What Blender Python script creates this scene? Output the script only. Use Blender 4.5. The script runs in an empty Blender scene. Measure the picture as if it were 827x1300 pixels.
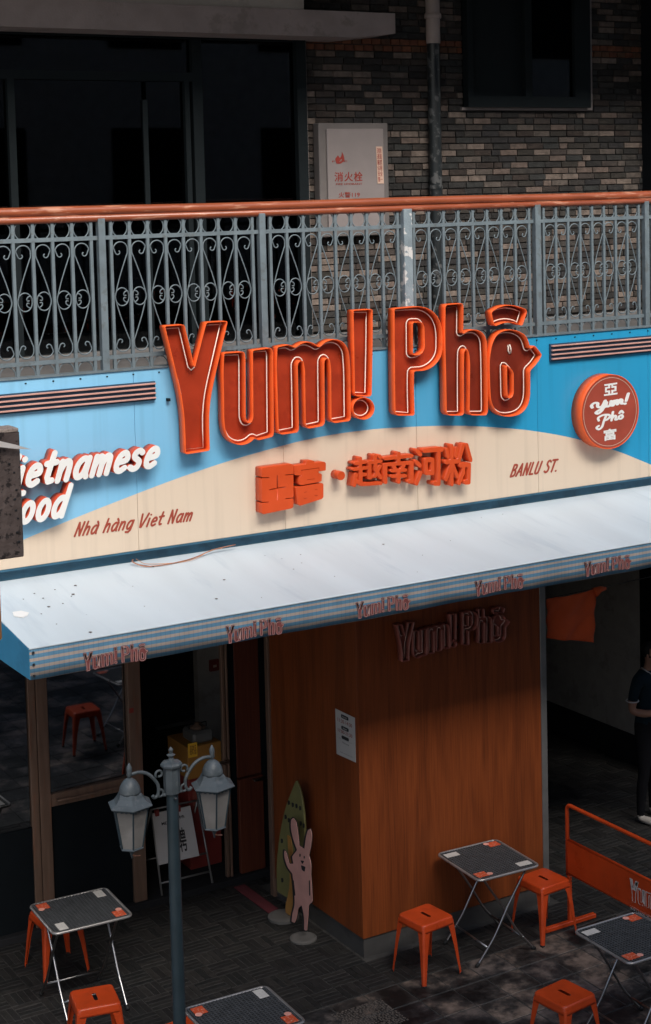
import bpy, bmesh, math, random
from mathutils import Vector, Matrix
random.seed(7)
S = bpy.context.scene
COL = S.collection
# ------------------------------------------------------------------ camera
YAW, PITCH, ROLL = math.radians(30.984), math.radians(4.469), math.radians(-1.390)
FPX, PX0, PY0 = 2100.7, 413.5, 407.2
_cy, _sy, _cp, _sp = math.cos(YAW), math.sin(YAW), math.cos(PITCH), math.sin(PITCH)
FW = Vector((_sy*_cp, _cy*_cp, -_sp)); _r = Vector((_cy, -_sy, 0)); _u = _r.cross(FW)
RT = math.cos(ROLL)*_r + math.sin(ROLL)*_u
UP = -math.sin(ROLL)*_r + math.cos(ROLL)*_u
CAM = Vector((-6.607, -10.658, 6.0))
cd = bpy.data.cameras.new('camera'); cam = bpy.data.objects.new('camera', cd); COL.objects.link(cam)
cam.matrix_world = Matrix(((RT.x, UP.x, -FW.x, CAM.x), (RT.y, UP.y, -FW.y, CAM.y), (RT.z, UP.z, -FW.z, CAM.z), (0, 0, 0, 1)))
cd.sensor_width = 36; cd.sensor_fit = 'AUTO'; cd.lens = FPX*36/1300
cd.shift_y = -(650-PY0)/1300; cd.shift_x = 0.0
cd.clip_start = .1; cd.clip_end = 600
S.camera = cam
# ------------------------------------------------------------------ world, sun, exposure
SUN_EL, SUN_AZ = math.radians(38), math.radians(184)      # high, from the street side; azimuth clockwise from +Y
w = bpy.data.worlds.new('World'); S.world = w; w.use_nodes = True
nt = w.node_tree; bg = nt.nodes['Background']
sky = nt.nodes.new('ShaderNodeTexSky'); sky.sky_type = 'NISHITA'; sky.sun_disc = False
sky.sun_elevation = SUN_EL; sky.sun_rotation = SUN_AZ; sky.air_density = 1.0; sky.dust_density = 3.0; sky.ozone_density = 1.0
nt.links.new(sky.outputs[0], bg.inputs[0]); bg.inputs[1].default_value = 0.105
sl = bpy.data.lights.new('sun', 'SUN'); sl.energy = 4.7; sl.angle = math.radians(42); sl.color = (1, .95, .88)
so = bpy.data.objects.new('sun', sl); COL.objects.link(so)
sd = Vector((math.sin(SUN_AZ)*math.cos(SUN_EL), math.cos(SUN_AZ)*math.cos(SUN_EL), math.sin(SUN_EL)))
so.rotation_euler = sd.to_track_quat('Z', 'Y').to_euler(); so.location = sd*40
S.view_settings.view_transform = 'Standard'; S.view_settings.look = 'None'
S.view_settings.exposure = 0.75; S.view_settings.gamma = 1

# ------------------------------------------------------------------ survey: photo point -> real point on a known plane
def at(px, py, x=None, y=None, z=None):
    d = (px-PX0)/FPX*RT - (py-PY0)/FPX*UP + FW
    i, v = (0, x) if x is not None else ((1, y) if y is not None else (2, z))
    return CAM + d*((v-CAM[i])/d[i])

# ------------------------------------------------------------------ materials
MATS = {}
def mat(name, col, rough=.6, metal=0, var=.12, scale=6, bump=0., bscale=60, stain=None, samt=.3, sscale=3, stretch=(1, 1, 1), coat=0, spec=.5, world=False, sharp=.08):
    m = bpy.data.materials.new(name); m.use_nodes = True; MATS[name] = m
    n, l = m.node_tree.nodes, m.node_tree.links; b = n['Principled BSDF']
    b.inputs['Roughness'].default_value = rough; b.inputs['Metallic'].default_value = metal
    b.inputs['Coat Weight'].default_value = coat; b.inputs['Specular IOR Level'].default_value = spec
    if world: tc = n.new('ShaderNodeNewGeometry'); out = tc.outputs['Position']
    else: tc = n.new('ShaderNodeTexCoord'); out = tc.outputs['Object']
    mp = n.new('ShaderNodeMapping'); mp.inputs['Scale'].default_value = stretch; l.new(out, mp.inputs[0]); v = mp.outputs[0]
    nz = n.new('ShaderNodeTexNoise'); nz.inputs['Scale'].default_value = scale; nz.inputs['Detail'].default_value = 6; l.new(v, nz.inputs[0])
    rp = n.new('ShaderNodeMapRange'); rp.inputs[1].default_value = .3; rp.inputs[2].default_value = .7
    rp.inputs[3].default_value = 1-var; rp.inputs[4].default_value = 1+var; l.new(nz.outputs[0], rp.inputs[0])
    mx = n.new('ShaderNodeVectorMath'); mx.operation = 'SCALE'; mx.inputs[0].default_value = col[:3]; l.new(rp.outputs[0], mx.inputs['Scale'])
    cout = mx.outputs[0]
    if stain:
        n2 = n.new('ShaderNodeTexNoise'); n2.inputs['Scale'].default_value = sscale; n2.inputs['Detail'].default_value = 8; n2.inputs['Roughness'].default_value = .65
        l.new(v, n2.inputs[0])
        r2 = n.new('ShaderNodeMapRange'); r2.inputs[1].default_value = .55; r2.inputs[2].default_value = .55+sharp; r2.inputs[4].default_value = samt; l.new(n2.outputs[0], r2.inputs[0])
        mm = n.new('ShaderNodeMix'); mm.data_type = 'RGBA'; l.new(r2.outputs[0], mm.inputs[0]); l.new(cout, mm.inputs[6]); mm.inputs[7].default_value = (*stain, 1); cout = mm.outputs[2]
    l.new(cout, b.inputs['Base Color'])
    rr = n.new('ShaderNodeMapRange'); rr.inputs[3].default_value = max(0, rough-.08); rr.inputs[4].default_value = min(1, rough+.08); l.new(nz.outputs[0], rr.inputs[0]); l.new(rr.outputs[0], b.inputs['Roughness'])
    if bump:
        n3 = n.new('ShaderNodeTexNoise'); n3.inputs['Scale'].default_value = bscale; n3.inputs['Detail'].default_value = 5; l.new(v, n3.inputs[0])
        bp = n.new('ShaderNodeBump'); bp.inputs['Strength'].default_value = bump; bp.inputs['Distance'].default_value = .01
        l.new(n3.outputs[0], bp.inputs['Height']); l.new(bp.outputs[0], b.inputs['Normal'])
    return m
def rnd_mat(name, cols, rough=.85, bump=.5, bscale=45, grime=.5, spec=.3):
    """each piece takes its own colour from a ramp (per object and per loose piece)"""
    m = mat(name, (1, 1, 1), rough, var=.3, scale=18, bump=bump, bscale=bscale, stain=(.05, .045, .04), samt=grime, sscale=14, world=True, spec=spec, sharp=.2)
    n, l = m.node_tree.nodes, m.node_tree.links
    oi = n.new('ShaderNodeObjectInfo'); g = n.new('ShaderNodeNewGeometry'); a = n.new('ShaderNodeMath'); a.operation = 'ADD'
    l.new(oi.outputs['Random'], a.inputs[0]); l.new(g.outputs['Random Per Island'], a.inputs[1])
    fr = n.new('ShaderNodeMath'); fr.operation = 'FRACT'; l.new(a.outputs[0], fr.inputs[0])
    cr = n.new('ShaderNodeValToRGB'); cr.color_ramp.interpolation = 'CONSTANT'
    while len(cr.color_ramp.elements) < len(cols): cr.color_ramp.elements.new(.5)
    for i, c in enumerate(cols): cr.color_ramp.elements[i].position = i/len(cols); cr.color_ramp.elements[i].color = (*c, 1)
    l.new(fr.outputs[0], cr.inputs[0])
    vm = [x for x in n if x.type == 'VECT_MATH'][0]; l.new(cr.outputs[0], vm.inputs[0])
    return m
mat('orange_metal', (.54, .060, .012), .30, var=.14, scale=5, bump=.06, bscale=30, stain=(.36, .04, .012), samt=.55, sscale=9, sharp=.15, world=True)
mat('letter_wall', (.86, .115, .018), .42, var=.10, scale=5, stain=(.6, .07, .015), samt=.3, sscale=9)
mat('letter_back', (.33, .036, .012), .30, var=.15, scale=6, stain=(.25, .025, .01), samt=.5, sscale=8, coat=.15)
mat('neon_tube', (.86, .75, .66), .25, var=.05)
mat('white_acrylic', (.80, .79, .76), .4, var=.05)
mat('red_side', (.55, .07, .025), .5)
mat('letter_block', (.62, .072, .013), .42, var=.08)
mat('painted_red', (.34, .055, .03), .55)
mat('small_wall', (.30, .09, .07), .4, var=.2); mat('small_back', (.26, .07, .05), .4); mat('small_tube', (.90, .62, .54), .35)
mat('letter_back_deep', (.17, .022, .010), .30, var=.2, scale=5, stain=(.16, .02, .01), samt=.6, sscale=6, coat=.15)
mat('print_dark', (.17, .042, .04), .8, var=.25, scale=30); mat('print_light', (.46, .30, .28), .8, var=.15)
mat('grille_paint', (.55, .30, .25), .5); mat('grille_blue', (.02, .06, .11), .5)
mat('rail_paint', (.135, .17, .19), .5, var=.15, scale=9, stain=(.10, .11, .11), samt=.6, sscale=16, bump=.15, bscale=80)
mat('rail_peeling', (.22, .27, .30), .55, var=.2, stain=(.62, .60, .58), samt=.9, sscale=11, bump=.3, sharp=.03)
mat('handrail_paint', (.26, .062, .024), .38, var=.2, scale=8, stain=(.55, .28, .18), samt=.55, sscale=9, stretch=(.4, 3, 3), coat=.2)
mat('dark_frame', (.008, .012, .014), .7, var=.1, spec=.15)
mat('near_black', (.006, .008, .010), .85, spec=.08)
mat('mortar', (.035, .033, .031), .95, bump=.5, world=True)
mat('paving_joint', (.045, .042, .039), .95, var=.4, scale=8, world=True)
mat('plaza_paving', (.26, .25, .24), .9, world=True, scale=2)
mat('plaster_beam', (.30, .25, .24), .9, var=.12, bump=.2, stain=(.13, .11, .10), samt=.5)
mat('white_trim', (.25, .22, .21), .8, stain=(.1, .1, .1), samt=.5)
mat('pale_pipe', (.36, .30, .28), .6); mat('black_pipe', (.014, .018, .02), .4, stain=(.2, .2, .2), samt=.4, sscale=12, sharp=.02)
mat('cabinet_paint', (.23, .20, .195), .5, var=.06); mat('cabinet_frame', (.14, .125, .12), .5)
mat('red_ink', (.26, .03, .02), .6); mat('sticker_paper', (.55, .38, .30), .7)
mat('dark_ink', (.02, .02, .022), .6); mat('grey_ink', (.25, .24, .24), .7)
mat('paper_white', (.48, .46, .45), .6, var=.05)
mat('bronze_frame', (.20, .125, .09), .42, metal=.35, var=.18, scale=5, stain=(.28, .10, .05), samt=.35, stretch=(6, 6, .6))
mat('steel_strip', (.22, .215, .21), .4, metal=.5); mat('kick_steel', (.14, .135, .13), .42, metal=.55, stain=(.06, .055, .05), samt=.5)
mat('chrome', (.36, .35, .345), .3, metal=1, var=.05); mat('rubber', (.012, .012, .013), .7)
mat('table_dark', (.012, .013, .015), .5, var=.2, spec=.25); mat('table_ridge', (.065, .068, .072), .5, var=.2, scale=20)
mat('table_rim', (.38, .36, .35), .3, metal=.6)
mat('sticker_orange', (.62, .09, .03), .5, stain=(.8, .5, .4), samt=.6, sscale=60); mat('sticker_pink', (.85, .38, .30), .5)
mat('card', (.60, .57, .53), .5, stain=(.35, .33, .3), samt=.6, sscale=60)
mat('lamp_metal', (.075, .09, .098), .45, var=.15, scale=12, stain=(.17, .18, .19), samt=.35, sscale=25, bump=.15)
mat('lamp_pole', (.028, .046, .056), .42, var=.15, scale=12)
mat('lamp_glass', (.22, .205, .19), .35, var=.15, scale=9, stain=(.13, .12, .11), samt=.5)
mat('copper_wire', (.45, .2, .12), .4, metal=.5); mat('wire_dark', (.03, .03, .03), .6); mat('wire_orange', (.55, .25, .12), .6)
mat('awning_side', (.05, .26, .44), .6, var=.1, stain=(.03, .15, .26), samt=.4)
mat('gutter_blue', (.035, .12, .19), .5, var=.2, stain=(.02, .06, .1), samt=.5, sscale=5)
mat('red_cloth', (.62, .09, .02), .85, var=.1, bump=.15, bscale=150)
mat('grey_plaster', (.34, .31, .28), .95, var=.12, bump=.25, bscale=20, stain=(.10, .09, .08), samt=.4)
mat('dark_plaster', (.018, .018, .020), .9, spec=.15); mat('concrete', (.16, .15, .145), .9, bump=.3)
mat('facing_wall', (.42, .39, .36), .9, var=.2, bump=.3)
mat('rusty_plate', (.12, .09, .08), .5, var=.25, scale=10, bump=.7, bscale=35, stain=(.015, .012, .012), samt=.8, sscale=30, sharp=.03)
mat('speckled_edge', (.45, .36, .30), .6, bump=.8, bscale=120, stain=(.1, .08, .07), samt=.8, sscale=120)
mat('yellow_box', (.36, .16, .03), .7); mat('yellow_sticker', (.85, .48, .04), .5); mat('tin_grey', (.15, .145, .14), .4, metal=.3)
mat('red_box', (.20, .025, .02), .6); mat('red_mat', (.10, .012, .018), .95, bump=.6, bscale=200)
mat('board_green', (.19, .175, .065), .6); mat('board_yellow', (.42, .20, .05), .6); mat('rabbit_pink', (.56, .29, .25), .6)
mat('skin', (.30, .15, .10), .55); mat('polo', (.010, .020, .028), .9, spec=.1, bump=.1, bscale=200); mat('trousers', (.008, .008, .010), .9, spec=.08); mat('hair', (.008, .007, .007), .5)
mat('shoe_white', (.40, .37, .34), .6); mat('trim_white', (.55, .52, .52), .7)
mat('white_leaf', (.75, .70, .66), .5); mat('orange_paint', (.75, .3, .05), .5)
rnd_mat('brick', [(0.0229, 0.0218, 0.021), (0.0444, 0.0396, 0.0357), (0.031, 0.0294, 0.0285), (0.0979, 0.0808, 0.0699), (0.0363, 0.032, 0.0276), (0.0579, 0.0472, 0.0418), (0.0283, 0.0269, 0.0276), (0.1542, 0.1221, 0.1028), (0.0417, 0.032, 0.0276), (0.0336, 0.0345, 0.0333), (0.1229, 0.0926, 0.0781)], bump=.9, bscale=30, grime=.75)
rnd_mat('brick_orange', [(.17, .065, .035), (.13, .05, .03), (.10, .05, .03)])
rnd_mat('paver', [(.017, .016, .016), (.022, .021, .020), (.019, .018, .018), (.026, .024, .023), (.016, .016, .016)], rough=.65, bump=.3, grime=.2, spec=.25)

def tile_mat():
    m = rnd_mat('stone_tile', [(.036, .036, .037), (.044, .041, .039), (.032, .033, .035), (.050, .047, .044)], rough=.55, bump=.35, bscale=25, grime=0, spec=.4)
    n, l = m.node_tree.nodes, m.node_tree.links; b = n['Principled BSDF']
    g = n.new('ShaderNodeNewGeometry')
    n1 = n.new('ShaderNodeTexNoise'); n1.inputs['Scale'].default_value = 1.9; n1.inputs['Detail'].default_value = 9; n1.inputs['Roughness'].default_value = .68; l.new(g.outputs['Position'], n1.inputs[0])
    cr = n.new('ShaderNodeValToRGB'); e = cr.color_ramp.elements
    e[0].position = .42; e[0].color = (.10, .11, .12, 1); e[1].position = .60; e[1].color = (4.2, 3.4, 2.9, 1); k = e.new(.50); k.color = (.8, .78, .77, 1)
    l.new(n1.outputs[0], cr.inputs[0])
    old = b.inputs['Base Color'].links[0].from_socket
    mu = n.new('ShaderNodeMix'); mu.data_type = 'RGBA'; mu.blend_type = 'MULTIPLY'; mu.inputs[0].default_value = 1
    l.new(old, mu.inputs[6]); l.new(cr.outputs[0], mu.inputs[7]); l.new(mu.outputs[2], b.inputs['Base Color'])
    return m
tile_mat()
mat('pebble', (.085, .07, .06), .7, var=.4, scale=60, world=True)

def wood_mat(name, c1, c2):
    m = mat(name, c1, .5, var=.2, scale=3, stretch=(9, 9, .5), world=True, bump=.08, bscale=50, spec=.28)
    n, l = m.node_tree.nodes, m.node_tree.links; b = n['Principled BSDF']
    g = n.new('ShaderNodeNewGeometry'); mp = n.new('ShaderNodeMapping'); mp.inputs['Scale'].default_value = (5, 5, .42); l.new(g.outputs['Position'], mp.inputs[0])
    nz = n.new('ShaderNodeTexNoise'); nz.inputs['Scale'].default_value = 1.1; nz.inputs['Detail'].default_value = 3; nz.inputs['Distortion'].default_value = .6; l.new(mp.outputs[0], nz.inputs[0])
    mu = n.new('ShaderNodeMath'); mu.operation = 'MULTIPLY'; mu.inputs[1].default_value = 17; l.new(nz.outputs[0], mu.inputs[0])
    si = n.new('ShaderNodeMath'); si.operation = 'SINE'; l.new(mu.outputs[0], si.inputs[0])
    mp2 = n.new('ShaderNodeMapping'); mp2.inputs['Scale'].default_value = (60, 60, 1.6); l.new(g.outputs['Position'], mp2.inputs[0])
    n2 = n.new('ShaderNodeTexNoise'); n2.inputs['Scale'].default_value = 1.5; n2.inputs['Detail'].default_value = 4; l.new(mp2.outputs[0], n2.inputs[0])
    ad = n.new('ShaderNodeMath'); ad.operation = 'MULTIPLY_ADD'; ad.inputs[1].default_value = .11; l.new(si.outputs[0], ad.inputs[0]); l.new(n2.outputs[0], ad.inputs[2])
    cr = n.new('ShaderNodeValToRGB'); e = cr.color_ramp.elements; e[0].position = .22; e[0].color = (*c2, 1); e[1].position = .78; e[1].color = (*c1, 1)
    l.new(ad.outputs[0], cr.inputs[0]); l.new(cr.outputs[0], b.inputs['Base Color'])
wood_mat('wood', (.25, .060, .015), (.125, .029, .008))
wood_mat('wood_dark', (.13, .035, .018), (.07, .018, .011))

def glass(name, fac, tint, edge=.5):
    m = bpy.data.materials.new(name); m.use_nodes = True; MATS[name] = m; n, l = m.node_tree.nodes, m.node_tree.links
    n.remove(n['Principled BSDF']); o = n['Material Output']
    t = n.new('ShaderNodeBsdfTransparent'); t.inputs[0].default_value = (*tint, 1)
    g = n.new('ShaderNodeBsdfGlossy'); g.inputs['Roughness'].default_value = .02; g.inputs[0].default_value = (.9, .95, 1, 1)
    lw = n.new('ShaderNodeLayerWeight'); lw.inputs[0].default_value = .35
    mr = n.new('ShaderNodeMapRange'); mr.inputs[3].default_value = fac; mr.inputs[4].default_value = min(1, fac+edge); l.new(lw.outputs['Fresnel'], mr.inputs[0])
    x = n.new('ShaderNodeMixShader'); l.new(mr.outputs[0], x.inputs[0]); l.new(t.outputs[0], x.inputs[1]); l.new(g.outputs[0], x.inputs[2]); l.new(x.outputs[0], o.inputs[0])
glass('mirror_glass', .26, (.25, .27, .28)); glass('window_glass', .02, (.3, .33, .35), .12)

# sign board: blue with a cream hill printed across it; boundary given in metres along the board
def board_mat():
    m = mat('sign_board', (.1, .1, .1), .42, var=.05, scale=1.2, world=True, coat=.1)
    n, l = m.node_tree.nodes, m.node_tree.links; b = n['Principled BSDF']
    g = n.new('ShaderNodeNewGeometry'); sx = n.new('ShaderNodeSeparateXYZ'); l.new(g.outputs['Position'], sx.inputs[0])
    pts = [(-40, 716), (28, 686), (140, 640), (270, 592), (340, 571), (400, 556), (460, 546.5), (520, 542), (570, 540.5), (620, 542), (690, 549), (760, 565), (827, 590), (900, 622)]
    fc = n.new('ShaderNodeFloatCurve'); c = fc.mapping.curves[0]; fc.mapping.use_clip = False
    w3 = [at(a, b_, y=0) for a, b_ in pts]
    X0, X1, Z0, Z1 = -3.6, 4.4, 3.2, 5.0
    c.points[0].location = ((w3[0].x-X0)/(X1-X0), (w3[0].z-Z0)/(Z1-Z0)); c.points[1].location = ((w3[-1].x-X0)/(X1-X0), (w3[-1].z-Z0)/(Z1-Z0))
    for p in w3[1:-1]: c.points.new((p.x-X0)/(X1-X0), (p.z-Z0)/(Z1-Z0))
    fc.mapping.update()
    nx = n.new('ShaderNodeMapRange'); nx.inputs[1].default_value = X0; nx.inputs[2].default_value = X1; l.new(sx.outputs[0], nx.inputs[0]); l.new(nx.outputs[0], fc.inputs[1])
    nz = n.new('ShaderNodeMapRange'); nz.inputs[1].default_value = Z0; nz.inputs[2].default_value = Z1; l.new(sx.outputs[2], nz.inputs[0])
    lt = n.new('ShaderNodeMath'); lt.operation = 'SUBTRACT'; l.new(fc.outputs[0], lt.inputs[0]); l.new(nz.outputs[0], lt.inputs[1])
    st = n.new('ShaderNodeMath'); st.operation = 'GREATER_THAN'; st.inputs[1].default_value = 0; l.new(lt.outputs[0], st.inputs[0])
    # runs of dirt down the board
    mp = n.new('ShaderNodeMapping'); mp.inputs['Scale'].default_value = (14, 1, .5); l.new(g.outputs['Position'], mp.inputs[0])
    dn = n.new('ShaderNodeTexNoise'); dn.inputs['Scale'].default_value = 1; dn.inputs['Detail'].default_value = 5; l.new(mp.outputs[0], dn.inputs[0])
    dr = n.new('ShaderNodeMapRange'); dr.inputs[1].default_value = .52; dr.inputs[2].default_value = .75; dr.inputs[3].default_value = 1; dr.inputs[4].default_value = .88; l.new(dn.outputs[0], dr.inputs[0])
    # patchy wear noise; lighting and vignette painted into the blue, paler at left
    fn = n.new('ShaderNodeTexNoise'); fn.inputs['Scale'].default_value = .55; l.new(g.outputs['Position'], fn.inputs[0])
    fx = n.new('ShaderNodeMapRange'); fx.inputs[1].default_value = -2.6; fx.inputs[2].default_value = 3.2; l.new(sx.outputs[0], fx.inputs[0])
    fa = n.new('ShaderNodeMath'); fa.operation = 'MULTIPLY_ADD'; fa.inputs[1].default_value = .5; l.new(fn.outputs[0], fa.inputs[0]); l.new(fx.outputs[0], fa.inputs[2])
    cb = n.new('ShaderNodeValToRGB'); e = cb.color_ramp.elements; e[0].position = .2; e[0].color = (.26, .56, .80, 1); e[1].position = 1; e[1].color = (.02, .30, .54, 1); l.new(fa.outputs[0], cb.inputs[0])
    mx = n.new('ShaderNodeMix'); mx.data_type = 'RGBA'; l.new(st.outputs[0], mx.inputs[0]); l.new(cb.outputs[0], mx.inputs[6]); mx.inputs[7].default_value = (.70, .57, .44, 1)
    mu = n.new('ShaderNodeVectorMath'); mu.operation = 'SCALE'; l.new(mx.outputs[2], mu.inputs[0]); l.new(dr.outputs[0], mu.inputs['Scale']); l.new(mu.outputs[0], b.inputs['Base Color'])
board_mat()
def valance_mat():
    m = mat('valance', (.2, .4, .6), .8, world=True, bump=.15, bscale=300)
    n, l = m.node_tree.nodes, m.node_tree.links; b = n['Principled BSDF']
    g = n.new('ShaderNodeNewGeometry'); sx = n.new('ShaderNodeSeparateXYZ'); l.new(g.outputs['Position'], sx.inputs[0])
    a = n.new('ShaderNodeMath'); a.operation = 'SUBTRACT'; a.inputs[1].default_value = 3.035; l.new(sx.outputs[2], a.inputs[0])
    d = n.new('ShaderNodeMath'); d.operation = 'DIVIDE'; d.inputs[1].default_value = .0445; l.new(a.outputs[0], d.inputs[0])
    f = n.new('ShaderNodeMath'); f.operation = 'FRACT'; l.new(d.outputs[0], f.inputs[0])
    s = n.new('ShaderNodeMath'); s.operation = 'GREATER_THAN'; s.inputs[1].default_value = .55; l.new(f.outputs[0], s.inputs[0])
    gp = n.new('ShaderNodeMath'); gp.operation = 'LESS_THAN'; gp.inputs[1].default_value = 3.208; l.new(sx.outputs[2], gp.inputs[0])
    ss = n.new('ShaderNodeMath'); ss.operation = 'MULTIPLY'; l.new(s.outputs[0], ss.inputs[0]); l.new(gp.outputs[0], ss.inputs[1])
    wv = n.new('ShaderNodeMath'); wv.operation = 'MULTIPLY'; wv.inputs[1].default_value = 30; l.new(sx.outputs[0], wv.inputs[0])
    wf = n.new('ShaderNodeMath'); wf.operation = 'FRACT'; l.new(wv.outputs[0], wf.inputs[0])
    wr = n.new('ShaderNodeMapRange'); wr.inputs[1].default_value = .0; wr.inputs[2].default_value = .25; wr.inputs[3].default_value = .80; wr.inputs[4].default_value = 1; l.new(wf.outputs[0], wr.inputs[0])
    nz = n.new('ShaderNodeTexNoise'); nz.inputs['Scale'].default_value = 5; nz.inputs['Detail'].default_value = 6; l.new(g.outputs['Position'], nz.inputs[0])
    nr = n.new('ShaderNodeMapRange'); nr.inputs[1].default_value = .35; nr.inputs[2].default_value = .7; nr.inputs[3].default_value = 1; nr.inputs[4].default_value = .72; l.new(nz.outputs[0], nr.inputs[0])
    mm = n.new('ShaderNodeMath'); mm.operation = 'MULTIPLY'; l.new(wr.outputs[0], mm.inputs[0]); l.new(nr.outputs[0], mm.inputs[1])
    mx = n.new('ShaderNodeMix'); mx.data_type = 'RGBA'; l.new(ss.outputs[0], mx.inputs[0]); mx.inputs[6].default_value = (.11, .26, .40, 1); mx.inputs[7].default_value = (.44, .37, .33, 1)
    mu = n.new('ShaderNodeVectorMath'); mu.operation = 'SCALE'; l.new(mx.outputs[2], mu.inputs[0]); l.new(mm.outputs[0], mu.inputs['Scale']); l.new(mu.outputs[0], b.inputs['Base Color'])
valance_mat()
def awning_mat():
    m = mat('awning_cloth', (.57, .64, .68), .62, var=.06, scale=1.5, world=True, stain=(.36, .44, .51), samt=.65, sscale=2.4, sharp=.25, stretch=(2.2, .30, 1), bump=.05, bscale=8)
    n, l = m.node_tree.nodes, m.node_tree.links; b = n['Principled BSDF']
    g = n.new('ShaderNodeNewGeometry'); old = b.inputs['Base Color'].links[0].from_socket
    vo = n.new('ShaderNodeTexVoronoi'); vo.inputs['Scale'].default_value = 5; vo.inputs['Randomness'].default_value = 1; l.new(g.outputs['Position'], vo.inputs[0])
    nz = n.new('ShaderNodeTexNoise'); nz.inputs['Scale'].default_value = 1.3; l.new(g.outputs['Position'], nz.inputs[0])
    mr = n.new('ShaderNodeMapRange'); mr.inputs[1].default_value = .45; mr.inputs[2].default_value = .7; mr.inputs[3].default_value = .0; mr.inputs[4].default_value = .10; l.new(nz.outputs[0], mr.inputs[0])
    lt = n.new('ShaderNodeMath'); lt.operation = 'LESS_THAN'; l.new(vo.outputs['Distance'], lt.inputs[0]); l.new(mr.outputs[0], lt.inputs[1])
    h = n.new('ShaderNodeMath'); h.operation = 'MULTIPLY'; h.inputs[1].default_value = .45; l.new(lt.outputs[0], h.inputs[0])
    mx = n.new('ShaderNodeMix'); mx.data_type = 'RGBA'; l.new(h.outputs[0], mx.inputs[0]); l.new(old, mx.inputs[6]); mx.inputs[7].default_value = (.16, .2, .24, 1); l.new(mx.outputs[2], b.inputs['Base Color'])
awning_mat()

# ------------------------------------------------------------------ object helpers
def thing(name, label, cat, loc=(0, 0, 0), rz=0, group=None):
    o = bpy.data.objects.new(name, None); COL.objects.link(o); o.location = loc; o.rotation_euler = (0, 0, rz); o.empty_display_size = .1
    o['label'] = label; o['category'] = cat
    if group: o['group'] = group
    return o
def tag(o, label, cat, group=None):
    o['label'] = label; o['category'] = cat
    if group: o['group'] = group
    return o
def link(name, me, m, parent=None, smooth=False):
    o = bpy.data.objects.new(name, me); COL.objects.link(o)
    for k in (m if isinstance(m, (list, tuple)) else [m]): me.materials.append(MATS[k])
    if smooth:
        for p in me.polygons: p.use_smooth = True
    if parent: o.parent = parent
    return o
def copy_tree(o, parent=None):
    c = o.copy(); COL.objects.link(c); c.parent = parent
    for ch in list(o.children): copy_tree(ch, c)
    return c
class MB:
    """collects verts and faces; P = world origin to subtract so that parts sit under their thing"""
    def __init__(s, P=(0, 0, 0)): s.v = []; s.f = []; s.P = Vector(P); s.mi = []
    def add(s, vs, fs, mi=0):
        b = len(s.v); s.v += [Vector(v)-s.P for v in vs]; s.f += [[b+i for i in f] for f in fs]; s.mi += [mi]*len(fs); return s
    def box(s, a, b, mi=0):
        (x0, y0, z0), (x1, y1, z1) = a, b
        return s.add([(x0, y0, z0), (x1, y0, z0), (x1, y1, z0), (x0, y1, z0), (x0, y0, z1), (x1, y0, z1), (x1, y1, z1), (x0, y1, z1)],
                     [(0, 3, 2, 1), (4, 5, 6, 7), (0, 1, 5, 4), (1, 2, 6, 5), (2, 3, 7, 6), (3, 0, 4, 7)], mi)
    def bbox(s, a, b, e=.003, mi=0):
        """box with chamfered edges"""
        bm = bmesh.new(); bmesh.ops.create_cube(bm, size=1)
        for v in bm.verts: v.co = Vector([(a[i]+b[i])/2 + v.co[i]*(b[i]-a[i]) for i in range(3)])
        bmesh.ops.bevel(bm, geom=bm.edges[:], offset=e, segments=1, affect='EDGES'); bm.verts.index_update()
        s.add([v.co for v in bm.verts], [[v.index for v in f.verts] for f in bm.faces], mi); bm.free(); return s
    def tube(s, pts, r, n=8, closed=False, cap=True, mi=0, radii=None):
        pts = [Vector(p) for p in pts]; N = len(pts); rings = []
        t = (pts[1]-pts[0]).normalized(); ref = Vector((0, 0, 1)) if abs(t.z) < .9 else Vector((0, 1, 0))
        nrm = (ref - t*ref.dot(t)).normalized()
        for i, p in enumerate(pts):
            if closed: t = (pts[(i+1) % N]-pts[i-1]).normalized()
            else: t = (pts[min(i+1, N-1)]-pts[max(i-1, 0)]).normalized()
            nrm = (nrm - t*nrm.dot(t)).normalized(); bn = t.cross(nrm); rr = radii[i] if radii else r
            rings.append([p + rr*(math.cos(2*math.pi*k/n)*nrm + math.sin(2*math.pi*k/n)*bn) for k in range(n)])
        vs = [v for q in rings for v in q]; fs = []
        for i in range(N if closed else N-1):
            j = (i+1) % N
            for k in range(n): fs.append((i*n+k, i*n+(k+1) % n, j*n+(k+1) % n, j*n+k))
        if cap and not closed: fs += [tuple(range(n))[::-1], tuple((N-1)*n+k for k in range(n))]
        return s.add(vs, fs, mi)
    def lathe(s, prof, c, n=16, sq=None, mi=0, rot=0):
        vs, fs = [], []
        for (r, z) in prof:
            for k in range(n):
                a = 2*math.pi*k/n+rot; vs.append((c[0]+r*math.cos(a), c[1]+r*math.sin(a), c[2]+z))
        for i in range(len(prof)-1):
            for k in range(n): fs.append((i*n+k, i*n+(k+1) % n, (i+1)*n+(k+1) % n, (i+1)*n+k))
        fs += [tuple(range(n))[::-1], tuple((len(prof)-1)*n+k for k in range(n))]
        return s.add(vs, fs, mi)
    def build(s, name, m, parent=None, smooth=False, autosmooth=False):
        me = bpy.data.meshes.new(name); me.from_pydata([tuple(v) for v in s.v], [], s.f)
        for p, i in zip(me.polygons, s.mi): p.material_index = i
        me.update(); bm = bmesh.new(); bm.from_mesh(me); bmesh.ops.recalc_face_normals(bm, faces=bm.faces); bm.to_mesh(me); bm.free()
        o = link(name, me, m, parent, smooth)
        if autosmooth:
            try: me.shade_auto_smooth
            except AttributeError: pass
            me.set_sharp_from_angle(angle=math.radians(35))
        return o
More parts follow.
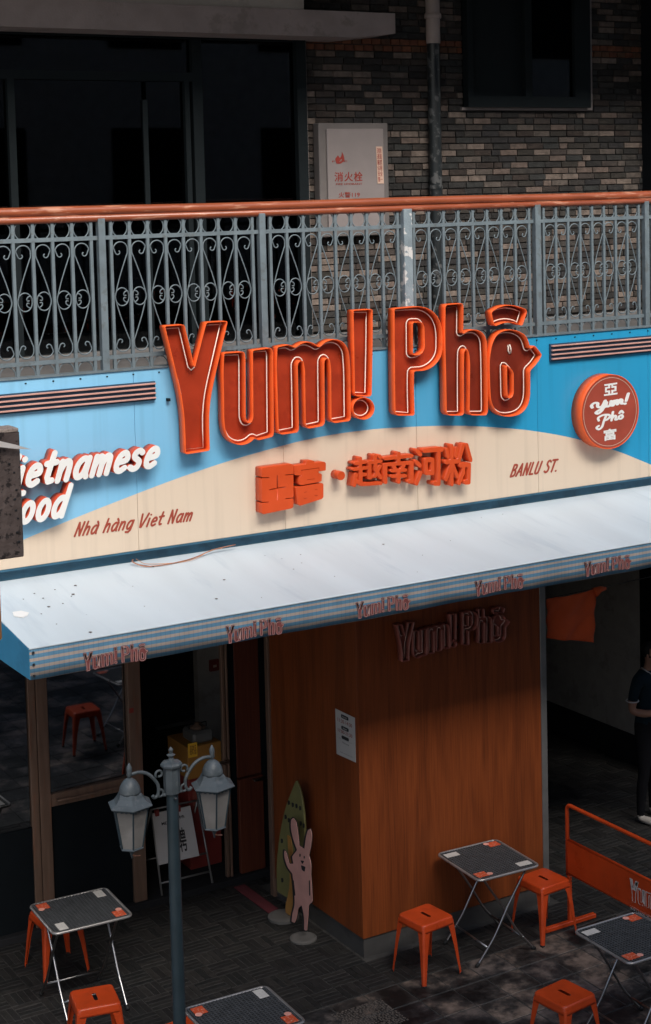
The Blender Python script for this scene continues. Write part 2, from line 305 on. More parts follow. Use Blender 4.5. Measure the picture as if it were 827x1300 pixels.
def smooth_loop(pts, r=.01, seg=4, thr=50, frac=.5):
    out = []; n = len(pts)
    for i in range(n):
        a, b, c = Vector(pts[i-1]), Vector(pts[i]), Vector(pts[(i+1) % n]); u, v = a-b, c-b
        if u.length < 1e-6 or v.length < 1e-6: continue
        turn = math.degrees(math.pi-u.angle(v)) if u.length and v.length else 0
        d = min(u.length, v.length)*frac*.98
        if turn > thr: d = min(d, r)
        p, q = b+u.normalized()*d, b+v.normalized()*d
        for k in range(seg+1):
            t = k/seg; out.append(tuple((1-t)**2*p + 2*t*(1-t)*b + t*t*q))
    return out
def area(L): return sum(L[i-1][0]*L[i][1]-L[i][0]*L[i-1][1] for i in range(len(L)))/2
def inset(L, d):
    """offset a closed loop inward by d (mitred, limited)"""
    sgn = 1 if area(L) > 0 else -1; n = len(L); out = []
    for i in range(n):
        a, b, c = Vector(L[i-1]), Vector(L[i]), Vector(L[(i+1) % n])
        if (b-a).length < 1e-7 or (c-b).length < 1e-7: out.append(tuple(b)); continue
        t1, t2 = (b-a).normalized(), (c-b).normalized(); n1 = Vector((-t1.y, t1.x))*sgn; n2 = Vector((-t2.y, t2.x))*sgn
        m = n1+n2
        if m.length < .3: m = n1
        m = m.normalized(); k = max(.5, m.dot(n1)); out.append(tuple(b+m*d/k))
    return out
def curve_mesh(loops, ext=0.):
    """filled 2D loops (holes by nesting) extruded +-ext; returns a mesh in local XY / Z"""
    c = bpy.data.curves.new('c', 'CURVE'); c.dimensions = '2D'; c.fill_mode = 'BOTH'; c.extrude = ext
    for L in loops:
        sp = c.splines.new('POLY'); sp.points.add(len(L)-1); sp.use_cyclic_u = True
        for p, q in zip(sp.points, L): p.co = (q[0], q[1], 0, 1)
    o = bpy.data.objects.new('c', c); me = bpy.data.meshes.new_from_object(o)
    bpy.data.objects.remove(o); bpy.data.curves.remove(c); return me
def text_mesh(body, ext=.05, off=0., shear=0., space=1.0, res=3, line=1.0):
    c = bpy.data.curves.new('t', 'FONT'); c.body = body; c.extrude = ext; c.offset = off; c.shear = shear; c.space_character = space; c.resolution_u = res; c.space_line = line
    o = bpy.data.objects.new('t', c); me = bpy.data.meshes.new_from_object(o); bpy.data.objects.remove(o); bpy.data.curves.remove(c); return me
def remap(me, fn):
    for v in me.vertices: v.co = fn(v.co.copy())
    me.update(); return me
def fit(me, quad, nrm, d0, d1, P=(0, 0, 0), box=None):
    """map local XY bounding box to the 3D quad BL,BR,TR,TL; local z range maps to d0..d1 along nrm"""
    BL, BR, TR, TL = [Vector(q) for q in quad]; P = Vector(P); nrm = Vector(nrm)
    xs = [v.co.x for v in me.vertices]; ys = [v.co.y for v in me.vertices]; zs = [v.co.z for v in me.vertices]
    x0, x1, y0, y1 = box or (min(xs), max(xs), min(ys), max(ys)); z0, z1 = min(zs), max(zs)
    def f(c):
        u, v = (c.x-x0)/(x1-x0), (c.y-y0)/(y1-y0); t = (c.z-z0)/(z1-z0) if z1 > z0 else 1
        return (1-v)*((1-u)*BL+u*BR)+v*((1-u)*TL+u*TR) + nrm*(d0+(d1-d0)*t) - P
    remap(me, f)
    bm = bmesh.new(); bm.from_mesh(me); bmesh.ops.remove_doubles(bm, verts=bm.verts, dist=1e-5); bmesh.ops.recalc_face_normals(bm, faces=bm.faces); bm.to_mesh(me); bm.free(); return me
def q_at(pts, **k): return [at(*p, **k) for p in pts]
def plate(loops, y0, y1, P=(0, 0, 0)):
    """filled shape drawn in (x,z), standing in the wall plane, from y0 to y1"""
    me = curve_mesh(loops, 1.); P = Vector(P)
    remap(me, lambda c: Vector((c.x, y1 if c.z > 0 else y0, c.y))-P)
    bm = bmesh.new(); bm.from_mesh(me); bmesh.ops.remove_doubles(bm, verts=bm.verts, dist=1e-6); bmesh.ops.recalc_face_normals(bm, faces=bm.faces); bm.to_mesh(me); bm.free(); return me
def struct(o): o['kind'] = 'structure'; return o
def stuff(o): o['kind'] = 'stuff'; return o
FRONT = (0, -1, 0)

# ================================================================== GROUND
gnd = struct(MB().box((-90, -90, -.3), (90, 90, -.012)).build('ground', 'plaza_paving'))
pave = struct(MB().box((-9, -12, -.0115), (9, 6, -.006)).build('pavement', 'paving_joint'))
def gbox(m, x0, x1, y0, y1, zt=0.0, g=.003, e=.004): m.bbox((x0+g, y0+g, -.02), (x1-g, y1-g, zt), e)
tile_me = MB(); gbox(tile_me, 0, .3, 0, .3, g=.0025); TM = None
cells = []
for i in range(-22, 28):
    for j in range(1, 30):
        x, y = -.01+i*.305, -.49-j*.305
        if y < -9.5: continue
        cells.append((x, y))
def vis(x, y, z=0):
    v = Vector((x, y, z))-CAM; d = v.dot(FW); return PX0+FPX*v.dot(RT)/d, PY0-FPX*v.dot(UP)/d, d
inv, outv = [], []
for c in cells:
    p = vis(c[0]+.15, c[1]+.15); (inv if -30 < p[0] < 860 and p[1] < 1325 else outv).append(c)
inv.sort(key=lambda c: vis(*c)[2]); outv += inv[290:]; inv = inv[:290]
first = None
for (x, y) in inv:
    dz = random.uniform(-.0025, .001)
    if first is None:
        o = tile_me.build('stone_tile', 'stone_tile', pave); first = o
    else:
        o = first.copy(); COL.objects.link(o)
    o.location = (x, y, dz); o.rotation_euler = (random.uniform(-.004, .004), random.uniform(-.004, .004), random.uniform(-.006, .006))
rest = MB()
for (x, y) in outv: gbox(rest, x, x+.305, y, y+.305, zt=random.uniform(-.002, .001))
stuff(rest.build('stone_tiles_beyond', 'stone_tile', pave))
# basket-weave pavers: blocks of four bricks, turned by turns
bw = .215; bricks_p = []
for i in range(-18, 36):
    for j in range(-3, 26):
        x, y = -.01+i*bw, -.49+(j+.5)*bw if False else -.485+j*bw
        if y < -.49: continue
        if x > 5.2 or y > 4.6: continue
        if 0 <= x+bw/2 <= 1.82 and y+bw/2 > .0 and y < 1.6: continue
        if x+bw/2 < 1.7 and y > 1.75: continue
        for k in range(4):
            if (i+j) % 2: bricks_p.append((x, x+bw, y+k*bw/4, y+(k+1)*bw/4))
            else: bricks_p.append((x+k*bw/4, x+(k+1)*bw/4, y, y+bw))
def bs(b):
    p = vis((b[0]+b[1])/2, (b[2]+b[3])/2); ok = -20 < p[0] < 850 and p[1] < 1320
    dark = 0 if (b[0] > -.6) else 3
    return (0 if ok else 50) + p[2] + dark
bricks_p.sort(key=bs)
bfirst = {}
for b in bricks_p[:296]:
    hor = (b[1]-b[0]) > .1
    if hor not in bfirst:
        m = MB(); gbox(m, 0, b[1]-b[0], 0, b[3]-b[2], g=.0025, e=.003); bfirst[hor] = m.build('paver_brick', 'paver', pave); o = bfirst[hor]
    else: o = bfirst[hor].copy(); COL.objects.link(o)
    o.location = (b[0], b[2], random.uniform(-.003, .001)); o.rotation_euler = (0, 0, random.uniform(-.01, .01))
m = MB()
for b in bricks_p[296:]: gbox(m, *b, zt=random.uniform(-.003, .001), g=.0025, e=.003)
stuff(m.build('paver_bricks_beyond', 'paver', pave))
# one pebble-faced tile
m = MB()
ic = bmesh.new(); bmesh.ops.create_icosphere(ic, subdivisions=1, radius=1); icv = [v.co.copy() for v in ic.verts]; icf = [[v.index for v in f.verts] for f in ic.faces]; ic.free()
for a in range(19):
    for b in range(17):
        x, y = -.66+a*.0225+random.uniform(-.006, .006), -.985+b*.0225+random.uniform(-.006, .006)
        r = random.uniform(.007, .011); m.add([(x+v.x*r*1.2, y+v.y*r, .000+v.z*.005) for v in icv], icf)
stuff(m.build('pebbles', 'pebble', pave))

# ================================================================== SHOP BUILDING SHELL
bld = thing('shop_building', 'dark grey brick shop building with an upper balcony walkway behind the sign', 'building', (0, 1.7, 0))
BP = (0, 1.7, 0)
def bp(name, a, b, m, **k): return MB(BP).box(a, b).build(name, m, bld)
bp('balcony_slab', (-9, .10, 3.36), (9, 6.5, 4.76), 'concrete')
bp('overhanging_storey', (-9, -.5, 8.15), (9, 7, 13), 'concrete')  # unseen storey, brought forward past the railing to shade the upper brick
bp('end_wall', (-9.3, .1, 0), (-9, 7, 13), 'facing_wall'); bp('end_wall', (9, .1, 0), (9.3, 7, 13), 'facing_wall')
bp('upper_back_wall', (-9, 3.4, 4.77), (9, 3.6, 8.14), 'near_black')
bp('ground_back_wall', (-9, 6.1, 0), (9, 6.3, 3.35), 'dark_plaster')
# masonry backing with the window hole and the shopfront opening
WX0, WX1, WZ0 = at(587, 137, y=1.7).x, at(742, 137, y=1.7).x, at(660, 137, y=1.7).z
BX0 = at(388, 200, y=1.7).x; BX1 = 5.2
mb_ = MB(BP); mb_.box((BX0, 1.70, 4.77), (BX1, 1.95, WZ0)); mb_.box((BX0, 1.70, WZ0), (WX0, 1.95, 8.14)); mb_.box((WX1, 1.70, WZ0), (BX1, 1.95, 8.14))
mb_.build('mortar_backing', 'mortar', bld)
bh, bl, jt = .058, .20, .009
cab = q_at([(398, 262), (485, 255), (485, 157), (398, 157)], y=1.7)
pieces = []
nrow = int((8.1-4.78)/bh)
for r in range(nrow):
    z = 4.78+r*bh; off = (r % 2)*bl/2 + random.uniform(-.02, .02); x = BX0-bl+off
    zc = z+bh/2; orange = 7.215 < zc < 7.31
    while x < BX1:
        L = bl*random.choice([1, 1, 1, .98, .5]) if not orange else bl*.5
        a, b = max(x, BX0), min(x+L, BX1)
        if b-a > .03:
            segs = [(a, b)]
            if z+bh > WZ0+.01:
                segs = []
                if a < WX0: segs.append((a, min(b, WX0)))
                if b > WX1: segs.append((max(a, WX1), b))
            for s0, s1 in segs:
                if s1-s0 > .03: pieces.append((s0, s1, z, orange))
        x += L
def pkey(p):
    q = vis((p[0]+p[1])/2, 1.7, p[2]); hid = p[2] < 5.86
    incab = cab[0].x-.02 < (p[0]+p[1])/2 < cab[1].x and p[2] < cab[3].z
    on = 385 < q[0] < 830 and q[1] > -5
    return (0 if on else 100)+(30 if hid or incab else 0)+q[2]-(p[1]-p[0])*8
pieces.sort(key=pkey); restb = MB(BP); resto = MB(BP)
cache = {}
for i, (a, b, z, orange) in enumerate(pieces):
    pr = random.choice([0, .002, .004, .006, .009])
    if i < 298:
        k = (round((b-a)*50), orange)
        if k not in cache:
            m = MB(); L = k[0]/50; m.bbox((jt/2, -.012, jt/2), (L-jt/2, .03, bh-jt/2), .003); cache[k] = m.build('brick', 'brick_orange' if orange else 'brick', bld); o = cache[k]
        else: o = cache[k].copy(); COL.objects.link(o)
        o.location = (a, -pr, z); o.rotation_euler = (0, random.uniform(-.006, .006), random.uniform(-.01, .01))
    else: (resto if orange else restb).bbox((a+jt/2, 1.688-pr, z+jt/2), (b-jt/2, 1.73, z+bh-jt/2), .003)
stuff(restb.build('bricks_beyond', 'brick', bld)); stuff(resto.build('orange_bricks_beyond', 'brick_orange', bld))
# window in the brick wall
win = MB(BP); wz1 = 8.1
win.box((WX0, 1.60, WZ0), (WX0+.06, 1.68, wz1)).box((WX1-.19, 1.60, WZ0), (WX1, 1.68, wz1)).box((WX0+.06, 1.60, WZ0), (WX1-.19, 1.68, WZ0+.10)).box((WX0+.66, 1.605, WZ0+.10), (WX0+.74, 1.675, wz1))
wf = win.build('window', 'dark_frame', bld)
pn = MB(BP).box((WX0+.74, 1.64, WZ0+.1), (WX1-.19, 1.646, wz1)).build('pane', 'window_glass', None); pn.parent = wf
pn = MB(BP).box((WX0+.06, 1.655, WZ0+.1), (WX0+.66, 1.661, wz1)).build('pane', 'dark_frame', None); pn.parent = wf
tr = MB(BP).box((WX1, 1.655, WZ0-.02), (WX1+.065, 1.70, wz1)).build('trim', 'white_trim', bld)
sil = MB(BP).box((WX0-.03, 1.66, WZ0-.025), (WX1, 1.70, WZ0)).build('sill', 'white_trim', bld)
# upper shopfront: black aluminium frames, glass left of the bricks
def bz(py, px=300): return at(px, py, y=1.7).z
def bx(px, py=150): return at(px, py, y=1.7).x
zt = 7.33
fr = MB(BP)
xr0, xr1 = bx(371), bx(383)
fr.box((xr0, 1.60, 4.77), (xr1, 1.75, zt)); xm0, xm1 = bx(240), bx(252)
fr.box((xm0, 1.61, 4.77), (xm1, 1.74, zt-.06)); fr.box((-9, 1.605, zt-.06), (xr0, 1.745, zt)); za = bz(103, 150); fr.box((-9, 1.612, za), (xm0, 1.73, za+.07))
fr.box((bx(230), 1.615, 4.77), (bx(236), 1.72, za)); fr.box((bx(6), 1.615, 4.77), (bx(15), 1.72, za))
for k in range(1, 4): fr.box((bx(6)-1.5*k, 1.615, 4.77), (bx(6)-1.5*k+.08, 1.72, za))
fr.box((bx(178), 1.64, 4.77), (bx(184), 1.70, za-.15))
sf = fr.build('upper_shopfront', 'dark_frame', bld)
for a, b, c, d in [(xm1, xr0, 4.77, zt-.06), (bx(15), bx(178), 4.77, za), (bx(184), bx(230), 4.77, za), (bx(0), xm0, za+.07, zt-.06), (-9, bx(6), 4.77, za)]:
    o = MB(BP).box((a, 1.66, c), (b, 1.666, d)).build('pane', 'window_glass'); o.parent = sf
MB(BP).box((xr1, 1.645, 4.77), (BX0, 1.75, zt)).build('trim', 'white_trim', bld)
# beam with a sloped end over the shopfront, and lintel above it
x_end = at(502, 30, y=1.25).x; x_b = at(450, 46, y=1.25).x
zb, ztop = 7.285, at(502, 17, y=1.25).z
m = MB(BP); prof = [(-9, zb), (x_b, zb), (x_end, zb+.045), (x_end, ztop), (-9, ztop)]
vs = [(x, 1.25, z) for x, z in prof]+[(x, 1.69, z) for x, z in prof]; m.add(vs, [(0, 1, 2, 3, 4), (5, 9, 8, 7, 6)]+[(i, i+5, (i+1) % 5+5, (i+1) % 5) for i in range(5)])
m.build('beam', 'plaster_beam', bld); m = MB(BP).box((-9, 1.27, ztop+.0), (at(386, 5, y=1.27).x, 1.69, 8.14)).build('lintel', 'grey_plaster', bld)
# dark column right of the bricks
px_ = at(814, 200, y=1.7).x
bp('column', (px_, 1.45, 4.77), (px_+.6, 1.69, 8.14), 'near_black')
# drainpipe
pc = at(552, 150, y=1.62); dp = thing('drainpipe', 'drainpipe on the brick wall, pale at the top and black below', 'pipe', (pc.x, 1.62, 4.77))
zs = at(552, 54, y=1.62).z
MB(dp.location).tube([(pc.x, 1.62, 4.77), (pc.x, 1.62, zs)], .058, 14).build('lower_pipe', 'black_pipe', dp, True, True)
m = MB(dp.location).tube([(pc.x-.003, 1.615, zs-.01), (pc.x-.003, 1.615, 8.14)], .064, 14)
m.lathe([(.072, 0), (.078, .01), (.078, .035), (.070, .05)], (pc.x-.003, 1.615, at(552, 24, y=1.62).z), 14); m.build('upper_pipe', 'pale_pipe', dp, True, True)
for zz in (5.2, 6.0): MB(dp.location).lathe([(.064, 0), (.064, .03)], (pc.x, 1.62, zz), 14).build('bracket', 'black_pipe', dp)

# fire hydrant cabinet
cbt = thing('hydrant_cabinet', 'pale grey fire hydrant cabinet with red Chinese lettering on the brick wall', 'cabinet', (cab[0].x, 1.68, 4.9))
C0 = cbt.location.copy(); cx0, cx1, cz1 = cab[0].x, cab[1].x, cab[3].z; cz0 = at(440, 300, y=1.58).z
MB(C0).bbox((cx0, 1.58, cz0), (cx1, 1.675, cz1), .006).build('body', 'cabinet_frame', cbt)
MB(C0).bbox((cx0+.07, 1.56, cz0+.07), (cx1-.06, 1.579, cz1-.05), .004).build('door', 'cabinet_paint', cbt)
CY = 1.559
def deco(name, me, m, parent): return link(name, me, m, parent)
deco('lettering', fit(text_mesh('消火栓', .01, .012, space=1.15), q_at([(425, 230.5), (460.5, 230), (460.5, 218), (425, 218.5)], y=CY), FRONT, 0, .002, C0), 'red_ink', cbt)
deco('lettering', fit(text_mesh('FIRE HYDRANT', .01), q_at([(427, 235), (460, 234.6), (460, 232.2), (427, 232.6)], y=CY), FRONT, 0, .002, C0), 'red_ink', cbt)
deco('lettering', fit(text_mesh('火警119', .01, .008), q_at([(430, 251), (457, 250.3), (457, 243.5), (430, 244)], y=CY), FRONT, 0, .002, C0), 'red_ink', cbt)
fl = [(0, 0), (.4, -.05), (.8, .25), (.75, .6), (.55, 1), (.5, .65), (.35, .45), (.15, .7), (-.1, .4)]
flame = curve_mesh([smooth_loop(fl, .05), smooth_loop([(.25, .12), (.55, .15), (.55, .4), (.4, .32)], .05)], .01)
deco('flame_emblem', fit(flame, q_at([(426, 208), (437.5, 207.8), (437.5, 193), (426, 193)], y=CY), FRONT, 0, .002, C0), 'red_ink', cbt)
deco('lettering', fit(text_mesh('FIRE', .01), q_at([(422, 206), (441, 205.6), (441, 203.6), (422, 204)], y=CY), FRONT, 0, .0014, C0), 'red_ink', cbt)
stq = q_at([(479.5, 233), (487.5, 233), (485.5, 186), (477.5, 186)], y=1.556)
st = bpy.data.meshes.new('paper_strip'); st.from_pydata([tuple(v-C0) for v in stq]+[tuple(v-C0+Vector((0, -.002, 0))) for v in stq], [], [(0, 1, 2, 3), (7, 6, 5, 4), (0, 4, 5, 1), (1, 5, 6, 2), (2, 6, 7, 3), (3, 7, 4, 0)])
link('paper_strip', st, 'sticker_paper', cbt)
deco('lettering', fit(text_mesh('消防\n通道\n嚴禁\n佔用\n安全\n第一', .01, .004, line=1.0), q_at([(480.3, 231), (486.2, 231), (484.5, 188), (478.6, 188)], y=1.5535), FRONT, 0, .001, C0), 'red_ink', cbt)

# ================================================================== BALCONY RAILING
RY = .06
rl = thing('balcony_railing', 'grey blue wrought iron balcony railing with scrolls under a brown handrail', 'railing', (0, RY, 4.78)); RP = rl.location.copy()
zU, zL, zB, zH = 5.717, 4.871, 4.775, 5.905
m = MB(RP).tube([(x, RY, zH+.0+.003*math.sin(x*2)) for x in [i*.4-6 for i in range(33)]], .034, 12).build('handrail', 'handrail_paint', rl, True)
MB(RP).tube([(-6, RY-.006, zH-.052), (6.8, RY-.006, zH-.052)], .026, 10).build('lower_handrail', 'handrail_paint', rl, True)
posts = [(-4.57, .05), (-3.28, .05), (-1.989, .052), (-.712, .052), (.568, .078), (1.853, .056), (3.03, .05), (4.31, .05), (5.6, .05)]
for i, (x, wd) in enumerate(posts):
    o = MB(RP).bbox((x-wd/2, RY-wd/2-.01, 4.77), (x+wd/2, RY+wd/2-.01, zH-.055), .003).build('post', 'rail_peeling' if i == 4 else 'rail_paint', rl)
    if i == 4: o['label'] = 'wider post with flaking paint'
# scroll path in a bay: u 0 = outer baluster, 1 = centre baluster; upper half shape
def spiral(cx, cy, r0, r1, a0, a1, n=12):
    return [(cx+(r0+(r1-r0)*k/n)*math.cos(math.radians(a0+(a1-a0)*k/n)), cy+(r0+(r1-r0)*k/n)*math.sin(math.radians(a0+(a1-a0)*k/n))) for k in range(n+1)]
def scroll_path(wb, h):
    """upper S-scroll in metres: x from outer(0) to centre (wb), z from middle (0) up to h"""
    p = []
    p += spiral(wb*.40, h-.082, .010, .030, 200, 0-50, 10)      # little eye at the top (outer side)
    p = spiral(wb*.36, h-.080, .009, .026, -260, 20, 12)
    p += [(wb*.62+.0, h-.045)] if False else []
    p += [(wb*.36+.031*math.cos(math.radians(a)), h-.078+.031*math.sin(math.radians(a))) for a in ()]
    # arch over to the centre side
    p2 = [(wb*.93*math.sin(math.radians(t))*1.0, 0) for t in ()]
    arch = []
    # from the top-left of the arch to centre side, then diagonal down to the outer middle
    cxa, cza, ra = wb*.50, h-.072, wb*.44
    eye = [(cxa-.012+(.008+.0225*k/14)*math.cos(math.radians(300-370*k/14)), cza-.012+(.008+.0225*k/14)*math.sin(math.radians(300-370*k/14))) for k in range(15)]
    eye = [(wb*.34+(.007+.015*k/10)*math.cos(math.radians(-90-270*(k/10)+0)), cza-.022+(.007+.015*k/10)*math.sin(math.radians(-90-270*(k/10)))) for k in range(11)]
    # eye spirals clockwise and leaves going down/left, then up over the arch
    eye = spiral(wb*.36, cza-.020, .007, .024, 60, -180, 12)     # ends at its left side, heading up
    up = [(cxa+ra*math.cos(math.radians(a)), cza+ra*.95*math.sin(math.radians(a))) for a in range(170, -1, -17)]
    eye[-1] = (wb*.36-.024, cza-.02)
    diag = [(cxa+ra*.98, cza-.03), (wb*.86, h*.70), (wb*.40, h*.34)]
    c0, rr = (wb*.52), wb*.43
    circ = [(c0+rr*math.cos(math.radians(a)), -.0+rr*1.22*math.sin(math.radians(a))) for a in range(160, 361, 20)]
    hook = [(wb*.93, .022), (wb*.86, .040), (wb*.72, .036), (wb*.62, .022), (wb*.66, .006), (wb*.78, .010)]
    return eye+up+diag+circ+hook
def catmull(pts, n=3):
    out = []
    for i in range(len(pts)-1):
        p0, p1, p2, p3 = [Vector(pts[max(0, min(len(pts)-1, k))]) for k in (i-1, i, i+1, i+2)]
        for k in range(n):
            t = k/n; out.append(tuple(.5*((2*p1)+(p2-p0)*t+(2*p0-5*p1+4*p2-p3)*t*t+(3*p1-p0-3*p2+p3)*t**3)))
    out.append(tuple(pts[-1])); return out
protos = {}
zM = (zU+zL)/2; hh = (zU-zL)/2
nb_of = {-1: 0}
rail_o = bal_o = None
for i in range(len(posts)-1):
    xa, xb = posts[i][0], posts[i+1][0]
    MB(RP).box((xa+posts[i][1]/2, RY-.012, zU-.016), (xb-posts[i+1][1]/2, RY+.012, zU+.012)).build('rail', 'rail_paint', rl)
    MB(RP).box((xa+posts[i][1]/2, RY-.012, zL-.012), (xb-posts[i+1][1]/2, RY+.012, zL+.016)).build('rail', 'rail_paint', rl)
    x0, x1 = xa+.078, xb-.072; nb = 8; st_ = (x1-x0)/nb
    for k in range(nb+1):
        x = x0+k*st_
        if bal_o is None: bal_o = MB().box((-.011, -.011, 0), (.011, .011, zH-.06-zB)).build('baluster', 'rail_paint', rl); o = bal_o
        else: o = bal_o.copy(); COL.objects.link(o)
        o.location = (x, 0, zB-4.78)
    vis_panel = xb > -3.4 and xa < 3.2
    for k in range(nb):
        flip = (k % 2 == 1)     # bay's centre baluster on its left
        key = 'scroll'
        if not vis_panel: continue
        if key not in protos:
            wb = st_-.022
            pth = [Vector((a, 0, b)) for a, b in catmull(scroll_path(wb, hh-.014), 2)]
            protos[key] = MB().tube(pth, .0048, 5).build('scroll', 'rail_paint', rl, True); first_s = True
            R = .5*st_-.014
            protos['ring'] = MB().tube([(R*math.cos(a*math.pi/12), 0, R*1.1*math.sin(a*math.pi/12)) for a in range(24)], .0046, 5, closed=True).build('ring', 'rail_paint', rl, True)
            used = {'scroll': False, 'ring': False}
        for key, loc, sc in [('scroll', (x0+(k+1)*st_-.011 if flip else x0+k*st_+.011, 0, zM-4.78), (-1 if flip else 1, 1, 1)), ('scroll', (x0+(k+1)*st_-.011 if flip else x0+k*st_+.011, .004, zM-4.78), (-1 if flip else 1, 1, -1)),
                             ('ring', (x0+(k+.5)*st_, 0, (zU+zH-.06)/2-4.78), (1, 1, 1)), ('ring', (x0+(k+.5)*st_, 0, zL-.075-4.78), (1, 1, 1))]:
            if used[key]: o = protos[key].copy(); COL.objects.link(o)
            else: o = protos[key]; used[key] = True
            o.location = loc; o.scale = sc

# ================================================================== FASCIA SIGN BOARD
sb = thing('sign_board', 'long blue and cream fascia board with printed words, between railing and awning', 'sign board', (0, 0, 3.49)); SP = sb.location.copy()
zb0, zb1 = 3.487, 4.777
xs = [-4.2, -3.0, -1.8, -.6, .6, 1.8, 3.0, 4.2]
for a, b in zip(xs, xs[1:]): MB(SP).bbox((a+.0012, 0, zb0), (b-.0012, .07, zb1), .0015).build('panel', 'sign_board', sb)
MB(SP).box((-4.2, -.012, zb1), (4.2, .085, zb1+.012)).build('top_cap', 'rail_paint', sb)
MB(SP).box((-4.2, .06, 3.30), (4.2, .098, zb0-.001)).build('lower_band', 'gutter_blue', sb)
MB(SP).box((-4.2, -.006, zb0-.014), (4.2, .0595, zb0-.0015)).build('bottom_trim', 'gutter_blue', sb)
# rivets along the top edge
m = MB(SP)
for k in range(40): m.lathe([(.006, 0), (.004, .004)], (-4+k*.2, 0, 0), 6) if False else m.box((-4+k*.2-.006, -.005, zb1-.035), (-4+k*.2+.006, -.0005, zb1-.026))
stuff(m.build('rivets', 'dark_frame', sb))
# striped grilles
def grille(x0, x1, z0, z1):
    MB(SP).box((x0, -.020, z0), (x1, -.001, z1)).build('grille_backing', 'grille_blue', sb)
    for k in range(4):
        zc = z0+(k+.5)*(z1-z0)/4; MB(SP).bbox((x0+.004, -.042, zc-.004), (x1-.004, -.0205, zc+.007), .002).build('grille_bar', 'grille_paint', sb)
L0, L1 = at(198, 484, y=-.03), at(198, 508, y=-.03); grille(-4.1, L0.x, L1.z, L0.z)
R0, R1 = at(700, 437, y=-.03), at(700, 459, y=-.03); grille(R0.x, 4.1, R1.z, R0.z)

# ---- channel letters (traced as front rims)
LET = {
 'Y': (196, 396, .1462, [[(88, 120), (262, 108), (351, 480), (452, 88), (640, 78), (472, 808), (484, 1205), (272, 1238), (258, 820)]]),
 'u': (274, 426, .11538, [[(90, 190), (315, 176), (330, 250), (332, 900), (345, 945), (370, 962), (398, 945), (410, 900), (404, 160), (612, 132), (634, 180), (636, 500), (642, 1085), (625, 1115), (470, 1155), (437, 1125), (380, 1180), (300, 1208), (225, 1200), (150, 1150), (105, 1060), (90, 950), (85, 600), (80, 400)]]),
 'm': (340, 416, .1330, [[(90, 182), (212, 158), (262, 190), (320, 146), (385, 130), (445, 148), (497, 184), (545, 135), (615, 108), (690, 116), (745, 160), (778, 230), (790, 400), (797, 868), (780, 892), (632, 912), (605, 880), (602, 400), (590, 310), (565, 290), (542, 318), (543, 500), (548, 905), (530, 938), (388, 966), (360, 930), (352, 400), (338, 325), (312, 315), (288, 350), (293, 550), (300, 975), (282, 1002), (128, 1022), (102, 990), (92, 700), (82, 350)]]),
 'bar': (430, 380, .12295, [[(150, 112), (352, 100), (354, 350), (343, 985), (325, 1005), (185, 1003), (165, 975), (158, 500)]]),
 'dot': (430, 380, .12295, [[(260+114*math.cos(a*math.pi/9), 1127+117*math.sin(a*math.pi/9)) for a in range(18)]]),
 'P': (486, 380, .12312, [[(118, 95), (380, 70), (470, 90), (550, 150), (600, 240), (620, 350), (618, 540), (590, 620), (530, 690), (450, 735), (325, 742), (322, 900), (330, 1185), (315, 1200), (150, 1200), (128, 1165), (120, 600)],
                          [(312, 240), (400, 238), (425, 275), (432, 500), (412, 550), (370, 570), (314, 572)]]),
 'h': (552, 376, .12308, [[(108, 110), (125, 85), (285, 72), (298, 100), (295, 388), (340, 355), (400, 342), (460, 352), (510, 390), (538, 460), (546, 650), (552, 1195), (532, 1230), (378, 1230), (356, 1195), (362, 700), (352, 590), (330, 543), (306, 575), (303, 800), (306, 1210), (285, 1232), (145, 1232), (120, 1195), (112, 700), (104, 450)]]),
 'o': (608, 376, .12312, [[(112, 900), (108, 640), (140, 470), (200, 375), (300, 340), (400, 352), (480, 400), (512, 460), (532, 542), (575, 505), (655, 605), (600, 700), (530, 768), (532, 900), (530, 1050), (500, 1150), (430, 1220), (330, 1245), (245, 1240), (165, 1180), (122, 1080)],
                          [(291, 715), (322, 745), (356, 785), (358, 1000), (345, 1035), (318, 1052), (298, 1030)]]),
 'hat': (608, 376, .12312, [[(130, 160), (200, 112), (290, 88), (390, 96), (490, 135), (500, 165), (452, 300), (432, 302), (380, 280), (310, 268), (240, 280), (180, 308), (160, 300), (135, 215)]]),
}
YF = -.125
LOOPS = {}
for k, (x0, y0, s, loops) in LET.items():
    out = []
    for L in loops:
        w2 = [at(x0+a*s, y0+b*s, y=YF) for a, b in L]; out.append(smooth_loop([(p.x, p.z) for p in w2], .018, 4))
    LOOPS[k] = out
leaf = [at(608+a*.12312, 376+b*.12312, y=-.05) for a, b in [(300, 505), (318, 500), (330, 540), (332, 590), (318, 592), (304, 560)]]
allp = [p for L in LOOPS.values() for q in L for p in q]
LX0, LX1 = min(p[0] for p in allp), max(p[0] for p in allp); LZ0, LZ1 = min(p[1] for p in allp), max(p[1] for p in allp)
def channel_letter(root, k, T, sc, yb, yf, mats, names, tube_r=.0046, wall=.005, tin=.026):
    """T maps (x,z) of the big sign to the place; yb/yf back and front of the tray"""
    P = root.location; loops = [[T(p) for p in L] for L in LOOPS[k]]
    sgn = [1]+[-1]*(len(loops)-1)
    b = link('channel_letter', plate(loops, yb, yb-.008*sc, P), mats[0], root)
    b['label'] = names
    for L, s_ in zip(loops, sgn):
        ins = inset(L, wall*sc*s_)
        o = link('return', plate([L, ins], yb-.001, yf, P), mats[1]); o.parent = b
        tl = inset(L, tin*sc*s_); yt = yb-.035*sc
        # keep the glass line tidy: drop crowded points
        tp = [tl[0]]
        for q in tl[1:]:
            if (Vector(q)-Vector(tp[-1])).length > .012*sc: tp.append(q)
        o = MB(P).tube([(x, yt, z) for x, z in tp], tube_r*sc, 6, closed=True).build('neon_tube', mats[2], None, True); o.parent = b
    return b
